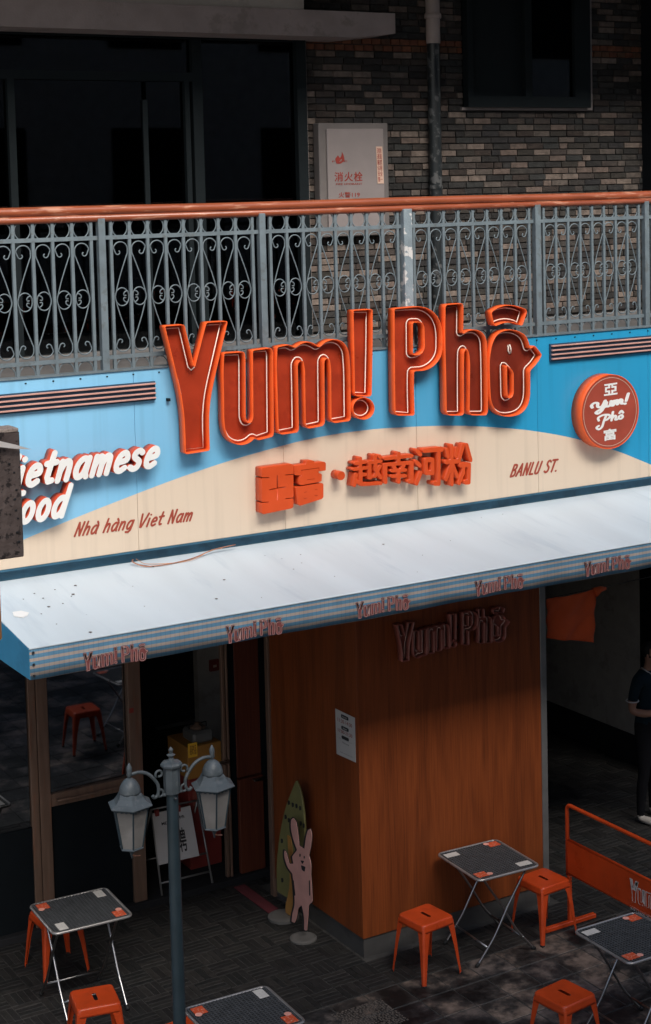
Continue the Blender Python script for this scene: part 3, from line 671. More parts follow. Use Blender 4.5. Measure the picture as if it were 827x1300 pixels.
cl = thing('channel_letter_sign', 'big open orange channel letters reading Yum! Phô on the blue board', 'sign', (LX0, 0, LZ0))
lab = {'Y': 'capital letter Y, first and tallest', 'u': 'letter u', 'm': 'letter m', 'bar': 'bar of the exclamation mark', 'dot': 'round dot of the exclamation mark', 'P': 'capital letter P', 'h': 'letter h', 'o': 'letter o with a side hook', 'hat': 'accent over the letter o'}
ident = lambda p: p
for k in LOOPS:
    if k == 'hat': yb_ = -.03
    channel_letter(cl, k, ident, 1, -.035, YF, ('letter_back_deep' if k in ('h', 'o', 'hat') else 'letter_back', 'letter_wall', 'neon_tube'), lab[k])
o_let = [c for c in cl.children if c['label'] == lab['o']][0]
o = MB(cl.location).tube([tuple(p) for p in leaf], .006, 6, closed=True).build('neon_tube', 'neon_tube', None, True); o.parent = o_let
# stand-off brackets behind the letters
for k in LOOPS:
    L = LOOPS[k][0]; zc = sum(p[1] for p in L)/len(L); xa = min(p[0] for p in L)
    for zz in (zc-.18, zc+.18):
        if k in ('hat', 'dot'): zz = zc
        MB(cl.location).box((xa+.05, -.034, zz), (xa+.07, .0, zz+.02)).build('bracket', 'dark_frame', cl)

# ---- brush and block lettering: thick strokes merged through a distance field
import numpy as np
def sdf_loops(strokes, r, res=.02, rs=None):
    P = np.array([p for s_ in strokes for p in s_]); x0, y0 = P.min(0)-r*1.8; x1, y1 = P.max(0)+r*1.8
    nx_, ny_ = int((x1-x0)/res)+2, int((y1-y0)/res)+2; X, Y = np.meshgrid(x0+np.arange(nx_)*res, y0+np.arange(ny_)*res, indexing='ij'); D = np.full(X.shape, 1e9)
    for si, s_ in enumerate(strokes):
        rr_ = rs[si] if rs else r
        if len(s_) == 1: s_ = [s_[0], (s_[0][0]+1e-4, s_[0][1])]
        for (ax_, ay_), (bx2, by2) in zip(s_, s_[1:]):
            dx, dy = bx2-ax_, by2-ay_; L2 = dx*dx+dy*dy+1e-12; t = np.clip(((X-ax_)*dx+(Y-ay_)*dy)/L2, 0, 1)
            D = np.minimum(D, np.hypot(X-ax_-t*dx, Y-ay_-t*dy)-rr_)
    segs = {}
    def cross(i, j, k, l): a, b = D[i, j], D[k, l]; t = a/(a-b); return (x0+(i+(k-i)*t)*res, y0+(j+(l-j)*t)*res)
    I = D < 0
    mixed = np.argwhere((I[:-1, :-1] != I[1:, :-1]) | (I[:-1, :-1] != I[:-1, 1:]) | (I[:-1, :-1] != I[1:, 1:]))
    for i, j in mixed:
        c_ = [(i, j), (i+1, j), (i+1, j+1), (i, j+1)]; pts = []
        for k in range(4):
            a, b = c_[k], c_[(k+1) % 4]
            if I[a] != I[b]: pts.append((tuple(sorted((a, b))), I[a]))
        ent = [p[0] for p in pts if p[1]]; ext_ = [p[0] for p in pts if not p[1]]   # leaves inside / enters inside
        for a in ent:
            if ext_: segs[a] = ext_.pop(0)
    loops = []
    while segs:
        k0, k = next(iter(segs.items())); del segs[k0]; L = [k0]
        while k != k0 and k in segs: L.append(k); k = segs.pop(k)
        pts = [cross(*a, *b) for a, b in L]
        if len(pts) > 8: loops.append(pts)
    return [simplify(L, res*.35) for L in loops]
def simplify(L, tol):
    out = L[:]; ch = True
    while ch and len(out) > 8:
        ch = False; new = []; i = 0; n = len(out)
        while i < n:
            a, b, c_ = out[i-1] if not new else new[-1], out[i], out[(i+1) % n]
            dx, dy = c_[0]-a[0], c_[1]-a[1]; Ln = math.hypot(dx, dy)+1e-9; d = abs((b[0]-a[0])*dy-(b[1]-a[1])*dx)/Ln
            if d < tol and Ln < .35*(1 if tol < .01 else 1): ch = True; new.append(c_) if i+1 < n else None; i += 2
            else: new.append(b); i += 1
        if len(new) >= len(out): break
        out = new
        tol *= .5
    return out
ARCH = [(.07, .30), (.14, .50), (.24, .61), (.34, .58), (.38, .42), (.38, .0)]
BOWL = [(.43, .50), (.34, .61), (.20, .60), (.08, .44), (.06, .20), (.15, .02), (.28, .04), (.38, .20), (.43, .50)]
GL = {'V': (.50, [[(.0, 1), (.16, .02), (.24, .02), (.52, 1)]]), 'i': (.20, [[(.10, .60), (.09, .0)], [(.11, .88)]]), 'e': (.44, [[(.08, .30), (.40, .36), (.38, .54), (.26, .62), (.12, .52), (.06, .30), (.10, .08), (.24, .0), (.40, .09)]]),
 't': (.36, [[(.20, .95), (.15, .18), (.22, .02), (.34, .04)], [(.02, .62), (.36, .64)]]), 'n': (.46, [[(.07, .62), (.06, .0)], ARCH]), 'a': (.50, [BOWL, [(.45, .62), (.43, .10), (.48, .0)]]),
 'm': (.70, [[(.07, .62), (.06, .0)], [(.07, .30), (.13, .50), (.22, .61), (.31, .56), (.33, .42), (.33, .0)], [(.33, .30), (.40, .50), (.49, .61), (.58, .56), (.60, .42), (.60, .0)]]), 's': (.40, [[(.36, .54), (.24, .62), (.10, .55), (.10, .42), (.22, .32), (.33, .22), (.30, .05), (.16, .0), (.03, .07)]]),
 'F': (.46, [[(.06, 1), (.06, .0)], [(.06, 1), (.46, 1)], [(.06, .54), (.36, .54)]]), 'o': (.46, [[(.24+.18*math.cos(a*math.pi/8), .30+.31*math.sin(a*math.pi/8)) for a in range(17)]]), 'd': (.50, [BOWL, [(.47, 1), (.43, .0)]]),
 'N': (.52, [[(.06, .0), (.06, 1), (.42, .0), (.44, 1)]]), 'h': (.46, [[(.08, 1), (.06, .0)], ARCH]), '`': (.0, [[(-.34, .90), (-.24, .76)]]), 'g': (.50, [BOWL, [(.45, .62), (.43, -.08), (.32, -.24), (.10, -.22)]]),
 'B': (.48, [[(.06, 1), (.06, .0)], [(.06, 1), (.30, .98), (.38, .80), (.30, .60), (.08, .54)], [(.08, .54), (.34, .50), (.42, .28), (.34, .05), (.06, .0)]]), 'A': (.52, [[(.0, .0), (.25, 1), (.48, .0)], [(.10, .34), (.40, .34)]]), 'L': (.38, [[(.06, 1), (.06, .0), (.36, .0)]]),
 'U': (.50, [[(.06, 1), (.06, .22), (.14, .02), (.32, .02), (.42, .22), (.44, 1)]]), 'S': (.44, [[(.40, .88), (.26, 1.0), (.10, .92), (.09, .70), (.22, .55), (.36, .40), (.36, .12), (.20, .0), (.03, .10)]]), 'T': (.48, [[(.0, 1), (.48, 1)], [(.25, 1), (.23, .0)]]), '.': (.16, [[(.06, .02)]]), ' ': (.26, [])}
def word_strokes(wd, shear=.25, sp=.13):
    x = 0; out = []
    for ch in wd:
        w_, st2 = GL[ch]
        for s_ in st2:
            q = s_ if len(s_) < 5 else catmull(s_, 3); out.append([(x+a+shear*b, b) for a, b in q])
        x += w_+(sp if ch != '`' else 0)
    return out
def word_mesh(wd, r=.085, shear=.25, sp=.13, ext=.5, res=.018): return curve_mesh(sdf_loops(word_strokes(wd, shear, sp), r, res), ext)
HAN = {
 '南': [[(1, 8.5), (9, 8.5)], [(5, 9.8), (5, 6.8)], [(1, .3), (1, 6.4), (9, 6.4), (9, .5), (8.2, .5)], [(3.5, 5.6), (3.9, 5.0)], [(6.5, 5.6), (6.1, 5.0)], [(3.0, 4.2), (7, 4.2)], [(3.0, 2.4), (7, 2.4)], [(5, 4.2), (5, .4)]],
 '河': [[(.8, 9), (2, 8.0)], [(.5, 6.2), (1.8, 5.2)], [(.6, .6), (2.1, 3.3)], [(3.3, 8.9), (9.6, 8.9)], [(8.5, 8.9), (8.5, .7), (7, .7)], [(4.0, 6.5), (6.3, 6.5), (6.3, 3.3), (4.0, 3.3), (4.0, 6.5)]],
 '粉': [[(.8, 8.8), (1.2, 7.2)], [(4.5, 8.8), (4.1, 7.2)], [(.5, 5.8), (4.8, 5.8)], [(2.7, 9.6), (2.7, .3)], [(2.4, 5.0), (.5, 1.6)], [(3.0, 5.0), (4.7, 2.2)], [(6.9, 9.5), (5.3, 5.9)], [(8.3, 9.5), (9.8, 5.9)], [(5.9, 4.8), (9.3, 4.8), (9.1, .6), (7.8, .6)], [(7.2, 4.8), (7.0, 3), (5.4, .5)]],
 '越': [[(1, 8.2), (4.3, 8.2)], [(2.6, 9.7), (2.6, 6.4)], [(.5, 6.2), (4.7, 6.2)], [(2.8, 6.2), (2.8, 1.4)], [(2.8, 4.0), (4.3, 4.0)], [(1.2, 4.4), (.6, .6)], [(1.2, 2.2), (3, .7), (9.6, .5)], [(5.5, 7.8), (9.6, 7.8)], [(5.8, 7.8), (5.8, 2.6), (6.6, 3.0)], [(7.6, 9.8), (7.9, 5), (9.6, 2.4)], [(9.3, 6.2), (7.6, 3.0)], [(9.1, 9.6), (9.4, 9.1)]]}
def han_mesh(ch, r=.54): return curve_mesh(sdf_loops(HAN[ch], r, .12), .5)

# ---- Chinese block letters
CYF = -.10
cn = thing('chinese_letter_sign', 'solid orange Chinese block letters standing off the cream part of the board', 'sign', (at(330, 650, y=0).x, 0, 3.7)); CP = cn.location.copy()
def px_poly(L, x0, y0, s, y=CYF): return [(p.x, p.z) for p in (at(x0+a*s, y0+b*s, y=y) for a, b in L)]
a1 = smooth_loop(px_poly([(105, 290), (120, 280), (425, 240), (437, 255), (437, 345), (350, 352), (348, 362), (437, 356), (437, 592), (352, 600), (352, 610), (437, 604), (437, 690), (420, 706), (120, 768), (108, 755), (108, 652), (185, 645), (185, 635), (108, 640), (105, 395), (185, 388), (185, 378), (105, 382)], 320, 560, .1209), .006, 2)
a2 = px_poly([(262, 360), (274, 358), (274, 488), (360, 476), (360, 486), (274, 500), (274, 622), (264, 625), (264, 502), (180, 518), (180, 508), (262, 490)], 320, 560, .1209)
link('block_letter', plate([a1, a2], 0, CYF, CP), 'letter_block', cn)
f1 = smooth_loop(px_poly([(450, 258), (570, 243), (572, 208), (655, 205), (657, 230), (765, 218), (777, 230), (777, 308), (712, 318), (712, 278), (518, 304), (518, 360), (452, 358)], 320, 560, .1209), .005, 2)
f2 = smooth_loop(px_poly([(526, 310), (704, 285), (702, 338), (728, 342), (736, 352), (733, 420), (715, 428), (510, 464), (495, 440), (500, 372), (526, 366)], 320, 560, .1209), .006, 2)
f2h = px_poly([(580, 404), (662, 392), (662, 398), (580, 410)], 320, 560, .1209)
f3 = smooth_loop(px_poly([(468, 486), (740, 440), (752, 452), (752, 590), (735, 608), (505, 680), (488, 668), (466, 500)], 320, 560, .1209), .006, 2)
f3h = [px_poly([(a, b), (a+36, b-6), (a+36, b), (a, b+6)], 320, 560, .1209) for a, b in ((548, 536), (660, 508), (548, 602), (660, 572))]
for Lp in ([f1], [f2, f2h], [f3]+f3h): link('block_letter', plate(Lp, -.01, CYF, CP), 'letter_block', cn)
c = at(433.5, 604, y=CYF); r = .034
link('block_dot', plate([[(c.x+r*math.cos(a*math.pi/10), c.z+r*math.sin(a*math.pi/10)) for a in range(20)]], 0, CYF, CP), 'letter_block', cn)
for ch, q in [('越', [(448, 619), (486, 615.5), (486, 575.5), (448, 581)]), ('南', [(487.5, 614.5), (525.5, 614.5), (525.5, 571), (487.5, 576)]), ('河', [(527, 616.5), (563.5, 617.5), (563.5, 567), (527, 570)]), ('粉', [(565, 617.8), (600, 616.5), (600, 561.5), (565, 564.5)])]:
    link('block_letter', fit(han_mesh(ch), q_at(q, y=0 + CYF), FRONT, -.095, 0, CP), 'letter_block', cn)

link('printed_words', fit(word_mesh('Nha` ha`ng Viet Nam', .075, .28, .13, .01), q_at([(93, 686), (244, 665.5), (246, 643), (96, 663)], y=0), FRONT, .0005, .003, SP), 'painted_red', sb)
link('printed_words', fit(word_mesh('BANLU ST.', .085, .28, .13, .01), q_at([(647, 606.5), (707.5, 599), (709.5, 582), (649, 589.5)], y=0), FRONT, .0005, .003, SP), 'painted_red', sb)
# ---- white script letters "Vietnamese Food"
def two_tone(me):
    for p in me.polygons: p.material_index = 0 if p.normal.y < -.7 else 1
VY = -.12
vf = thing('script_letter_sign', 'white slanted letters with red sides reading Vietnamese Food at the left of the board', 'sign', (at(30, 650, y=0).x, 0, 3.7)); VP = vf.location.copy()
for word, q in [('Vietnamese', [(-2, 626), (202, 594), (206, 551), (0, 579)]), ('Food', [(2, 671), (90, 657), (94, 612), (6, 626)])]:
    me = fit(word_mesh(word, .105, .22, .15), q_at(q, y=VY), FRONT, -.105, 0, VP); me.update(); two_tone(me)
    o = link('word_letters', me, ('white_acrylic', 'red_side'), vf); o['label'] = 'the word '+word

# ---- round sign
rc = at(775.2, 522.8, y=-.13); rr = (at(775.2, 475.5, y=-.13).z-at(775.2, 570, y=-.13).z)/2
rs = thing('round_sign', 'round dark red disc sign with white lettering and orange rim, right of the street name', 'sign', (rc.x, 0, rc.z)); RSP = rs.location.copy()
circ = lambda r, n=48: [(rc.x+r*math.cos(2*math.pi*a/n), rc.z+r*math.sin(2*math.pi*a/n)) for a in range(n)]
link('rim', plate([circ(rr), circ(rr-.006)], 0, -.13, RSP), 'letter_wall', rs)
link('disc_face', plate([circ(rr-.0065)], -.02, -.127, RSP), 'painted_red', rs)
link('edge_line', plate([circ(rr*.925), circ(rr*.91)], -.1275, -.1285, RSP), 'sticker_paper', rs)
def rdeco(txt, q, off, sh=0): link('lettering', fit(text_mesh(txt, .01, off, sh, .95), q_at(q, y=-.1275), FRONT, 0, .002, RSP), 'white_acrylic', rs)
rdeco('亞', [(767, 502.8), (784, 500.5), (784, 485.5), (767, 488)], .028); rdeco('富', [(766.5, 560), (782.5, 557.5), (782.5, 543), (766.5, 545.5)], .022)
# script words drawn as brush strokes
def strokes(root, lines, q, r, y, m, name='lettering'):
    BL, BR, TR, TL = q_at(q, y=y); mb = MB(root.location)
    for s_ in lines:
        P3 = [(1-v)*((1-u)*BL+u*BR)+v*((1-u)*TL+u*TR) for u, v in catmull(s_, 3)]
        mb.tube([(p.x, y+.002, p.z) for p in P3], r, 6)
    mb.build(name, m, root, True)
yum = [[(.02, .45), (.0, .7), (.08, .9), (.16, .8), (.16, .5), (.22, .35), (.30, .5), (.36, .95)], [(.36, .95), (.33, .4), (.28, .0), (.18, -.25), (.12, -.1), (.22, .12), (.36, .3)],
       [(.40, .75), (.39, .4), (.45, .3), (.51, .5), (.52, .8), (.51, .4), (.56, .32)], [(.58, .3), (.60, .78), (.60, .4), (.66, .78), (.70, .7), (.70, .35), (.76, .78), (.81, .7), (.81, .38), (.86, .34)], [(.97, 1.25), (.93, .55)], [(.915, .32), (.915, .28)]]
pho = [[(.36, .9), (.28, .4), (.22, -.1), (.10, -.3), (.02, -.1), (.10, .05)], [(.10, .55), (.08, .85), (.25, 1.02), (.45, .95), (.50, .72), (.38, .5), (.30, .52)], [(.60, 1.15), (.56, .35)], [(.57, .5), (.66, .75), (.72, .65), (.70, .38), (.76, .35)], [(.90, .7), (.83, .6), (.83, .42), (.91, .36), (.97, .5), (.93, .7), (.90, .7)], [(.84, .92), (.90, 1.1), (.97, .9)]]
for wd, q in ((yum, [(749, 528), (797.5, 520), (800, 498), (749, 507)]), (pho, [(756, 547), (791.5, 541), (793, 519), (756, 526)])):
    cs = [catmull(s_, 4) for s_ in wd]; link('lettering', fit(curve_mesh(sdf_loops([[(a*2, b) for a, b in s_] for s_ in cs], .088, .02), .01), q_at(q, y=-.1275), FRONT, 0, .002, RSP), 'white_acrylic', rs)

# ================================================================== AWNING
aw = thing('awning', 'pale blue sloping shop awning with striped valance over the shopfront', 'awning', (0, -1.1, 3.035)); AP = aw.location.copy()
AX0, AX1, AZT, AZB, AYF = -3.057, 4.6, 3.232, 3.035, -1.1
AYB, AZBK = .055, at(-38, 744, y=.055).z
m = MB(AP); nx, ny = 90, 14; vs = []
random.seed(3)
ph = [random.uniform(0, 6) for _ in range(8)]
def sag(x, t): return -.022*math.sin(math.pi*t)*abs(math.sin(math.pi*(x+3.03)/1.51)) + .005*math.sin(x*7.3+t*3+ph[1])*math.sin(math.pi*t) + .003*math.sin(x*17+t*6+ph[2])*math.sin(math.pi*t)*(.5+.5*math.sin(x*1.3))
for i in range(nx+1):
    x = AX0+(AX1-AX0)*i/nx
    for j in range(ny+1):
        t = j/ny; vs.append((x, AYB+(AYF-AYB)*t, AZBK+(AZT-AZBK)*t+sag(x, t)))
n0 = len(vs); vs += [(a, b, c_-.006) for a, b, c_ in vs]
fs = []
for i in range(nx):
    for j in range(ny):
        a = i*(ny+1)+j; fs.append((a, a+1, a+ny+2, a+ny+1)); fs.append((n0+a, n0+a+ny+1, n0+a+ny+2, n0+a+1))
m.add(vs, fs); m.build('canopy', 'awning_cloth', aw, True)
# valance with a slightly wavy lower hem
m = MB(AP); vs = []; nx = 160
for i in range(nx+1):
    x = AX0+(AX1-AX0)*i/nx; wv = .004*math.sin(x*5+1)+.003*math.sin(x*13)
    vs += [(x, AYF-.001, AZT+.003), (x, AYF-.002+wv*.4, (AZT+AZB)/2), (x, AYF+wv, AZB+.004*math.sin(x*3.1))]
n0 = len(vs); vs += [(a, b+.004, c_) for a, b, c_ in vs]; fs = []
for i in range(nx):
    for j in range(2):
        a = i*3+j; fs.append((a, a+1, a+4, a+3)); fs.append((n0+a, n0+a+3, n0+a+4, n0+a+1))
    fs.append((i*3+2, n0+i*3+2, n0+i*3+5, i*3+5))
m.add(vs, fs); m.build('valance', 'valance', aw, True)
MB(AP).tube([(AX0, AYF, AZT-.001), (AX1, AYF, AZT-.001)], .007, 8).build('front_hem', 'awning_cloth', aw, True)
# left side panel
zq = AZB
m = MB(AP); pr = [(AYF+.003, AZB), (AYF+.003, AZT-.004), (AYB, AZBK-.006), (AYB, 3.05)]
m.add([(AX0-.002, y, z) for y, z in pr]+[(AX0+.004, y, z) for y, z in pr], [(0, 1, 2, 3), (7, 6, 5, 4), (0, 4, 5, 1), (1, 5, 6, 2), (2, 6, 7, 3), (3, 7, 4, 0)]); m.build('side_panel', 'awning_side', aw)
# frame under it
for x in (-3.03, -1.5, 0, 1.5, 3.0, 4.5):
    MB(AP).tube([(x, AYB, AZBK-.05), (x, AYF+.03, AZT-.05)], .016, 6).build('frame_arm', 'steel_strip', aw)
MB(AP).tube([(AX0+.02, AYF+.03, AZT-.06), (AX1, AYF+.03, AZT-.06)], .016, 6).build('frame_bar', 'steel_strip', aw)
for zz in (3.205, 3.13, 3.06): MB(AP).tube([(AX0+.022, AYF-.004, zz), (AX0+.022, AYF-.012, zz)], .009, 8).build('eyelet', 'chrome', aw)
# printed lettering on the valance: letter shapes with lighter inner line
def flat_letters(q, nrm, parent, P, m_dark, m_light, name='printed_letters'):
    loops = []
    for k in LOOPS: loops += LOOPS[k]
    me = curve_mesh(loops, .01); fit(me, q, nrm, .0005, .0025, P, box=(LX0, LX1, LZ0, LZ1)); o = link(name, me, m_dark, parent)
    if m_light:
        mb = []
        for k in LOOPS:
            for i, L in enumerate(LOOPS[k]):
                s_ = -1 if i else 1; mb += [inset(L, .026*s_), inset(L, .042*s_)]
        me = curve_mesh(mb, .01); fit(me, q, nrm, .0028, .0042, P, box=(LX0, LX1, LZ0, LZ1)); li = link('letter_line', me, m_light); li.parent = o
    return o
VQ_ = [[(107, 858), (188, 845), (187, 813), (106, 822)], [(289, 824), (361, 812), (360, 782), (287, 792)], [(453, 792), (521, 781), (520, 755), (452, 763)], [(604, 762), (666, 751), (665, 729), (603, 738)], [(743, 737), (802, 727), (800, 706), (742, 714)]]
def vq(px0, px1, zb_, zt_): a, b = at(px0[0], px0[1], y=AYF-.006).x, at(px1[0], px1[1], y=AYF-.006).x; return [Vector((a, AYF-.006, zb_)), Vector((b, AYF-.006, zb_)), Vector((b, AYF-.006, zt_)), Vector((a, AYF-.006, zt_))]
for q in [vq((106, 840), (188.5, 825), 3.026, 3.150), vq((287, 806), (361, 795), 3.038, 3.162), vq((452, 778), (521.5, 766), 3.047, 3.168), vq((603, 750), (666.5, 740), 3.052, 3.172), vq((742, 725), (802, 714), 3.052, 3.172)]: flat_letters(q, FRONT, aw, AP, 'print_dark', 'print_light')
# torn patch with bare white lining, and droppings
bc = at(28, 779, y=-.85)
def on_awn(px, py):
    # point on the canopy slope
    d = (px-PX0)/FPX*RT-(py-PY0)/FPX*UP+FW; k = (AZT-AZBK)/(AYF-AYB)
    t = (AZBK+k*(CAM.y-AYB)-CAM.z)/(d.z-k*d.y); p = CAM+d*t; tt = (p.y-AYB)/(AYF-AYB); p.z += sag(p.x, tt)+.003; return p
tp = [on_awn(a, b) for a, b in [(16, 777), (27, 775), (37, 777), (35, 781), (30, 784), (18, 783)]]
me = bpy.data.meshes.new('scuff'); me.from_pydata([tuple(p-AP) for p in tp]+[tuple(p-AP-Vector((0, 0, .003))) for p in tp], [], [tuple(range(6)), tuple(range(11, 5, -1))]); link('scuff_patch', me, 'white_acrylic', aw)
m = MB(AP)
random.seed(11)
for px, py, r in [(96, 741, .011), (93, 751, .013), (62, 767, .012), (44, 752, .007), (70, 746, .006), (55, 757, .007), (38, 738, .006), (80, 762, .006), (72, 790, .005), (275, 760, .011), (115, 802, .012), (285, 736, .010), (487, 690, .010), (30, 760, .005), (103, 728, .005)]+[(random.uniform(20, 800), random.uniform(640, 780), random.uniform(.003, .006)) for _ in range(26)]:
    p = on_awn(px, py)
    if AYF < p.y < AYB-.1 and p.x > AX0: m.add([(p.x+v.x*r, p.y+v.y*r*1.3, p.z+v.z*.0015) for v in icv], icf)
stuff(m.build('dirt_specks', 'rusty_plate', aw))
# frayed cable lying on the canopy
wr = thing('frayed_cable', 'frayed thin cable hanging from the board onto the awning', 'cable', tuple(on_awn(215, 712)))
def wire(pts, m, r=.003):
    P3 = [on_awn(a, b+4)+Vector((0, 0, r+.003)) for a, b in pts]; P3 = [p if p.y < -.02 else Vector((p.x, -.02, max(p.z, AZBK+.02))) for p in P3]; MB(wr.location).tube([tuple(p) for p in catmull([tuple(p) for p in P3], 4)], r, 5).build('strand', m, wr, True)
wire([(154, 702), (165, 712), (185, 716), (215, 713), (245, 706), (270, 698), (283, 684)], 'copper_wire', .004); wire([(152, 703), (162, 709), (178, 714), (196, 716)], 'wire_dark', .0025); wire([(155, 700), (170, 708), (190, 713), (240, 709), (268, 699), (276, 693)], 'wire_orange', .0022)

# ================================================================== WOOD-CLAD PIER
wb_ = thing('wood_clad_pier', 'brown wood clad pier with a steel skirting under the awning', 'pier', (0, 0, 0))
WXR = 1.79
MB().bbox((.0, .0, .155), (WXR, .03, 3.34), .002).build('front_panel', 'wood', wb_)
MB().bbox((-.0, .0305, .155), (.03, 1.40, 3.34), .002).build('side_panel', 'wood', wb_)
MB().box((.012, .012, -.01), (WXR+.02, .05, .153)).build('front_skirting', 'kick_steel', wb_)
MB().box((.012, .0505, -.01), (.05, 1.40, .153)).build('side_skirting', 'kick_steel', wb_)
MB().bbox((WXR+.002, -.004, -.01), (WXR+.062, .06, 3.34), .003).build('edge_strip', 'steel_strip', wb_)
MB().bbox((-.02, 1.401, -.01), (.05, 1.46, 3.34), .003).build('rear_strip', 'bronze_frame', wb_)
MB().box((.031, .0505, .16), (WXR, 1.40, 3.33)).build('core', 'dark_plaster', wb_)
# notice on the side panel (QR code left out)
nt_ = thing('notice', 'white opening hours notice on the left side of the wood pier', 'notice', (0, .2, 1.75)); NP = nt_.location.copy()
NQ = [at(*p, x=-.004) for p in [(427.5, 957), (451.7, 968), (450.5, 911.5), (425.8, 899.5)]]
me = bpy.data.meshes.new('notice_sheet'); me.from_pydata([tuple(p-NP) for p in NQ]+[tuple(p-NP+Vector((.0035, 0, 0))) for p in NQ], [], [(0, 1, 2, 3), (7, 6, 5, 4), (0, 4, 5, 1), (1, 5, 6, 2), (2, 6, 7, 3), (3, 7, 4, 0)]); link('sheet', me, 'paper_white', nt_)
def nq(u0, v0, u1, v1, dx=0):
    BL, BR, TR, TL = NQ; f = lambda u, v: (1-v)*((1-u)*BL+u*BR)+v*((1-u)*TL+u*TR)+Vector((-dx, 0, 0)); return [f(u0, v0), f(u1, v0), f(u1, v1), f(u0, v1)]
def npill(u0, v0, u1, v1):
    L = smooth_loop([(0, 0), (4, 0), (4, 1), (0, 1)], .45); link('printed_bar', fit(curve_mesh([L], .01), nq(u0, v0, u1, v1), (-1, 0, 0), .0003, .0012, NP), 'dark_ink', nt_)
npill(.3, .865, .68, .945); npill(.3, .61, .68, .69); npill(.3, .40, .68, .475)
for txt, box, mm in [('11:30-14:30', (.12, .75, .86, .83), 'red_ink'), ('17:00-21:30', (.12, .52, .86, .595), 'red_ink'), ('lunch', (.38, .885, .6, .925), 'paper_white'), ('dinner', (.38, .63, .6, .67), 'paper_white'), ('Welcome', (.32, .30, .68, .345), 'grey_ink'), ('Thank you for your visit', (.2, .07, .85, .10), 'grey_ink')]:
    link('printed_words', fit(text_mesh(txt, .01), nq(*box), (-1, 0, 0), .0014 if mm == 'paper_white' else .0003, .0022 if mm == 'paper_white' else .0012, NP), mm, nt_)
link('printed_line', fit(curve_mesh([[(0, 0), (1, 0), (1, 1), (0, 1)]], .01), nq(.15, .385, .85, .39), (-1, 0, 0), .0003, .001, NP), 'grey_ink', nt_)
# small channel letters on the wood front
Q = q_at([(509, 840.5), (652, 815), (649, 764), (506, 787)], y=-.085)
w0 = at(509, 840, y=-.085)
sx_ = (at(648, 800, y=-.085).x-at(505, 800, y=-.085).x)/(LX1-LX0); sz_ = (at(640, 768, y=-.085).z-at(516, 840, y=-.085).z)/(LZ1-LZ0)
ox, oz = at(505, 800, y=-.085).x, at(516, 840, y=-.085).z
ws = thing('small_letter_sign', 'small dark red letters reading Yum! Phô on the wood pier under the awning', 'sign', (ox, 0, oz))
T2 = lambda p: (ox+(p[0]-LX0)*sx_, oz+(p[1]-LZ0)*sz_)
for k in LOOPS: channel_letter(ws, k, T2, sx_, -.012, -.085, ('small_back', 'small_wall', 'small_tube'), lab[k], .013, .008, .026)
MB(ws.location).box((ox+.1, -.0115, oz+.16), (ox+(LX1-LX0)*sx_-.1, -.002, oz+.18)).build('mounting_rail', 'dark_frame', ws)

# ================================================================== SHOPFRONT (recessed) and room behind
g = 1.87
def fx(px, py=900): return at(px, py, y=g).x
zh = 3.35
gf = thing('glass_shopfront', 'bronze framed glass shopfront recessed under the awning left of the open doorway', 'shopfront', (fx(44), g, 0)); GP = gf.location.copy()
xc = fx(44, 870)
MB(GP).bbox((fx(34, 870), g-.02, 0), (xc-.006, g+.05, zh), .003).build('frame_post', 'bronze_frame', gf)
MB(GP).bbox((xc, g-.03, 0), (fx(58, 870), g+.05, zh), .003).build('frame_post', 'bronze_frame', gf)
xd0, xd1, xd2 = fx(58, 870)+.002, fx(160, 850), fx(176, 850)
MB(GP).bbox((xd1, g-.03, 0), (xd2, g+.05, zh), .003).build('frame_post', 'bronze_frame', gf)
zr = at(110, 1005, y=g).z
MB(GP).bbox((xd0, g-.025, zr-.055), (xd1-.002, g+.045, zr+.05), .003).build('glass_rail', 'bronze_frame', gf)
MB(GP).tube(catmull([(xd0+.05, g-.03, zr), (xd0+.045, g-.065, zr+.004), (xd0+.10, g-.075, zr+.004), (xd1-.1, g-.075, zr+.004), (xd1-.045, g-.065, zr+.004), (xd1-.05, g-.03, zr)], 3), .011, 8).build('pull_handle', 'bronze_frame', gf, True)
MB(GP).box((xd0, g+.0, .02), (xd1-.002, g+.03, zr-.056)).build('lower_panel', 'near_black', gf)
# the leaf stands a touch open, so its glass is turned by about two degrees
def turned_pane(xa, xb, z0, z1, ang):
    c_ = Vector(((xa+xb)/2, g+.02, 0)); o = MB((0, 0, 0)).box((xa-c_.x, -.004, z0), (xb-c_.x, .004, z1)).build('pane', 'mirror_glass', gf); o.location = (c_.x-GP.x, c_.y-GP.y, 0); o.rotation_euler = (0, 0, ang); return o
turned_pane(xd0+.012, xd1-.014, zr+.052, zh-.01, math.radians(1.8))
turned_pane(fx(34, 870)-1.8, fx(34, 870)-.01, .9, zh-.01, math.radians(-.5))
MB(GP).box((fx(34, 870)-1.8, g, .02), (fx(34, 870)-.001, g+.03, .895)).build('lower_panel', 'near_black', gf)
MB(GP).bbox((fx(34, 870)-1.9, g-.02, 0), (fx(34, 870)-1.801, g+.05, zh), .003).build('frame_post', 'bronze_frame', gf)
# red maker's sticker on the door frame
c_ = at(167, 902, y=g-.031); MB(GP).box((c_.x-.02, g-.033, c_.z-.02), (c_.x+.02, g-.0305, c_.z+.02)).build('sticker', 'red_ink', gf)
# threshold step
st_p = struct(MB().bbox((-4.2, 1.80, -.01), (1.0, 6.1, .055), .006).build('shop_floor', 'dark_plaster'))
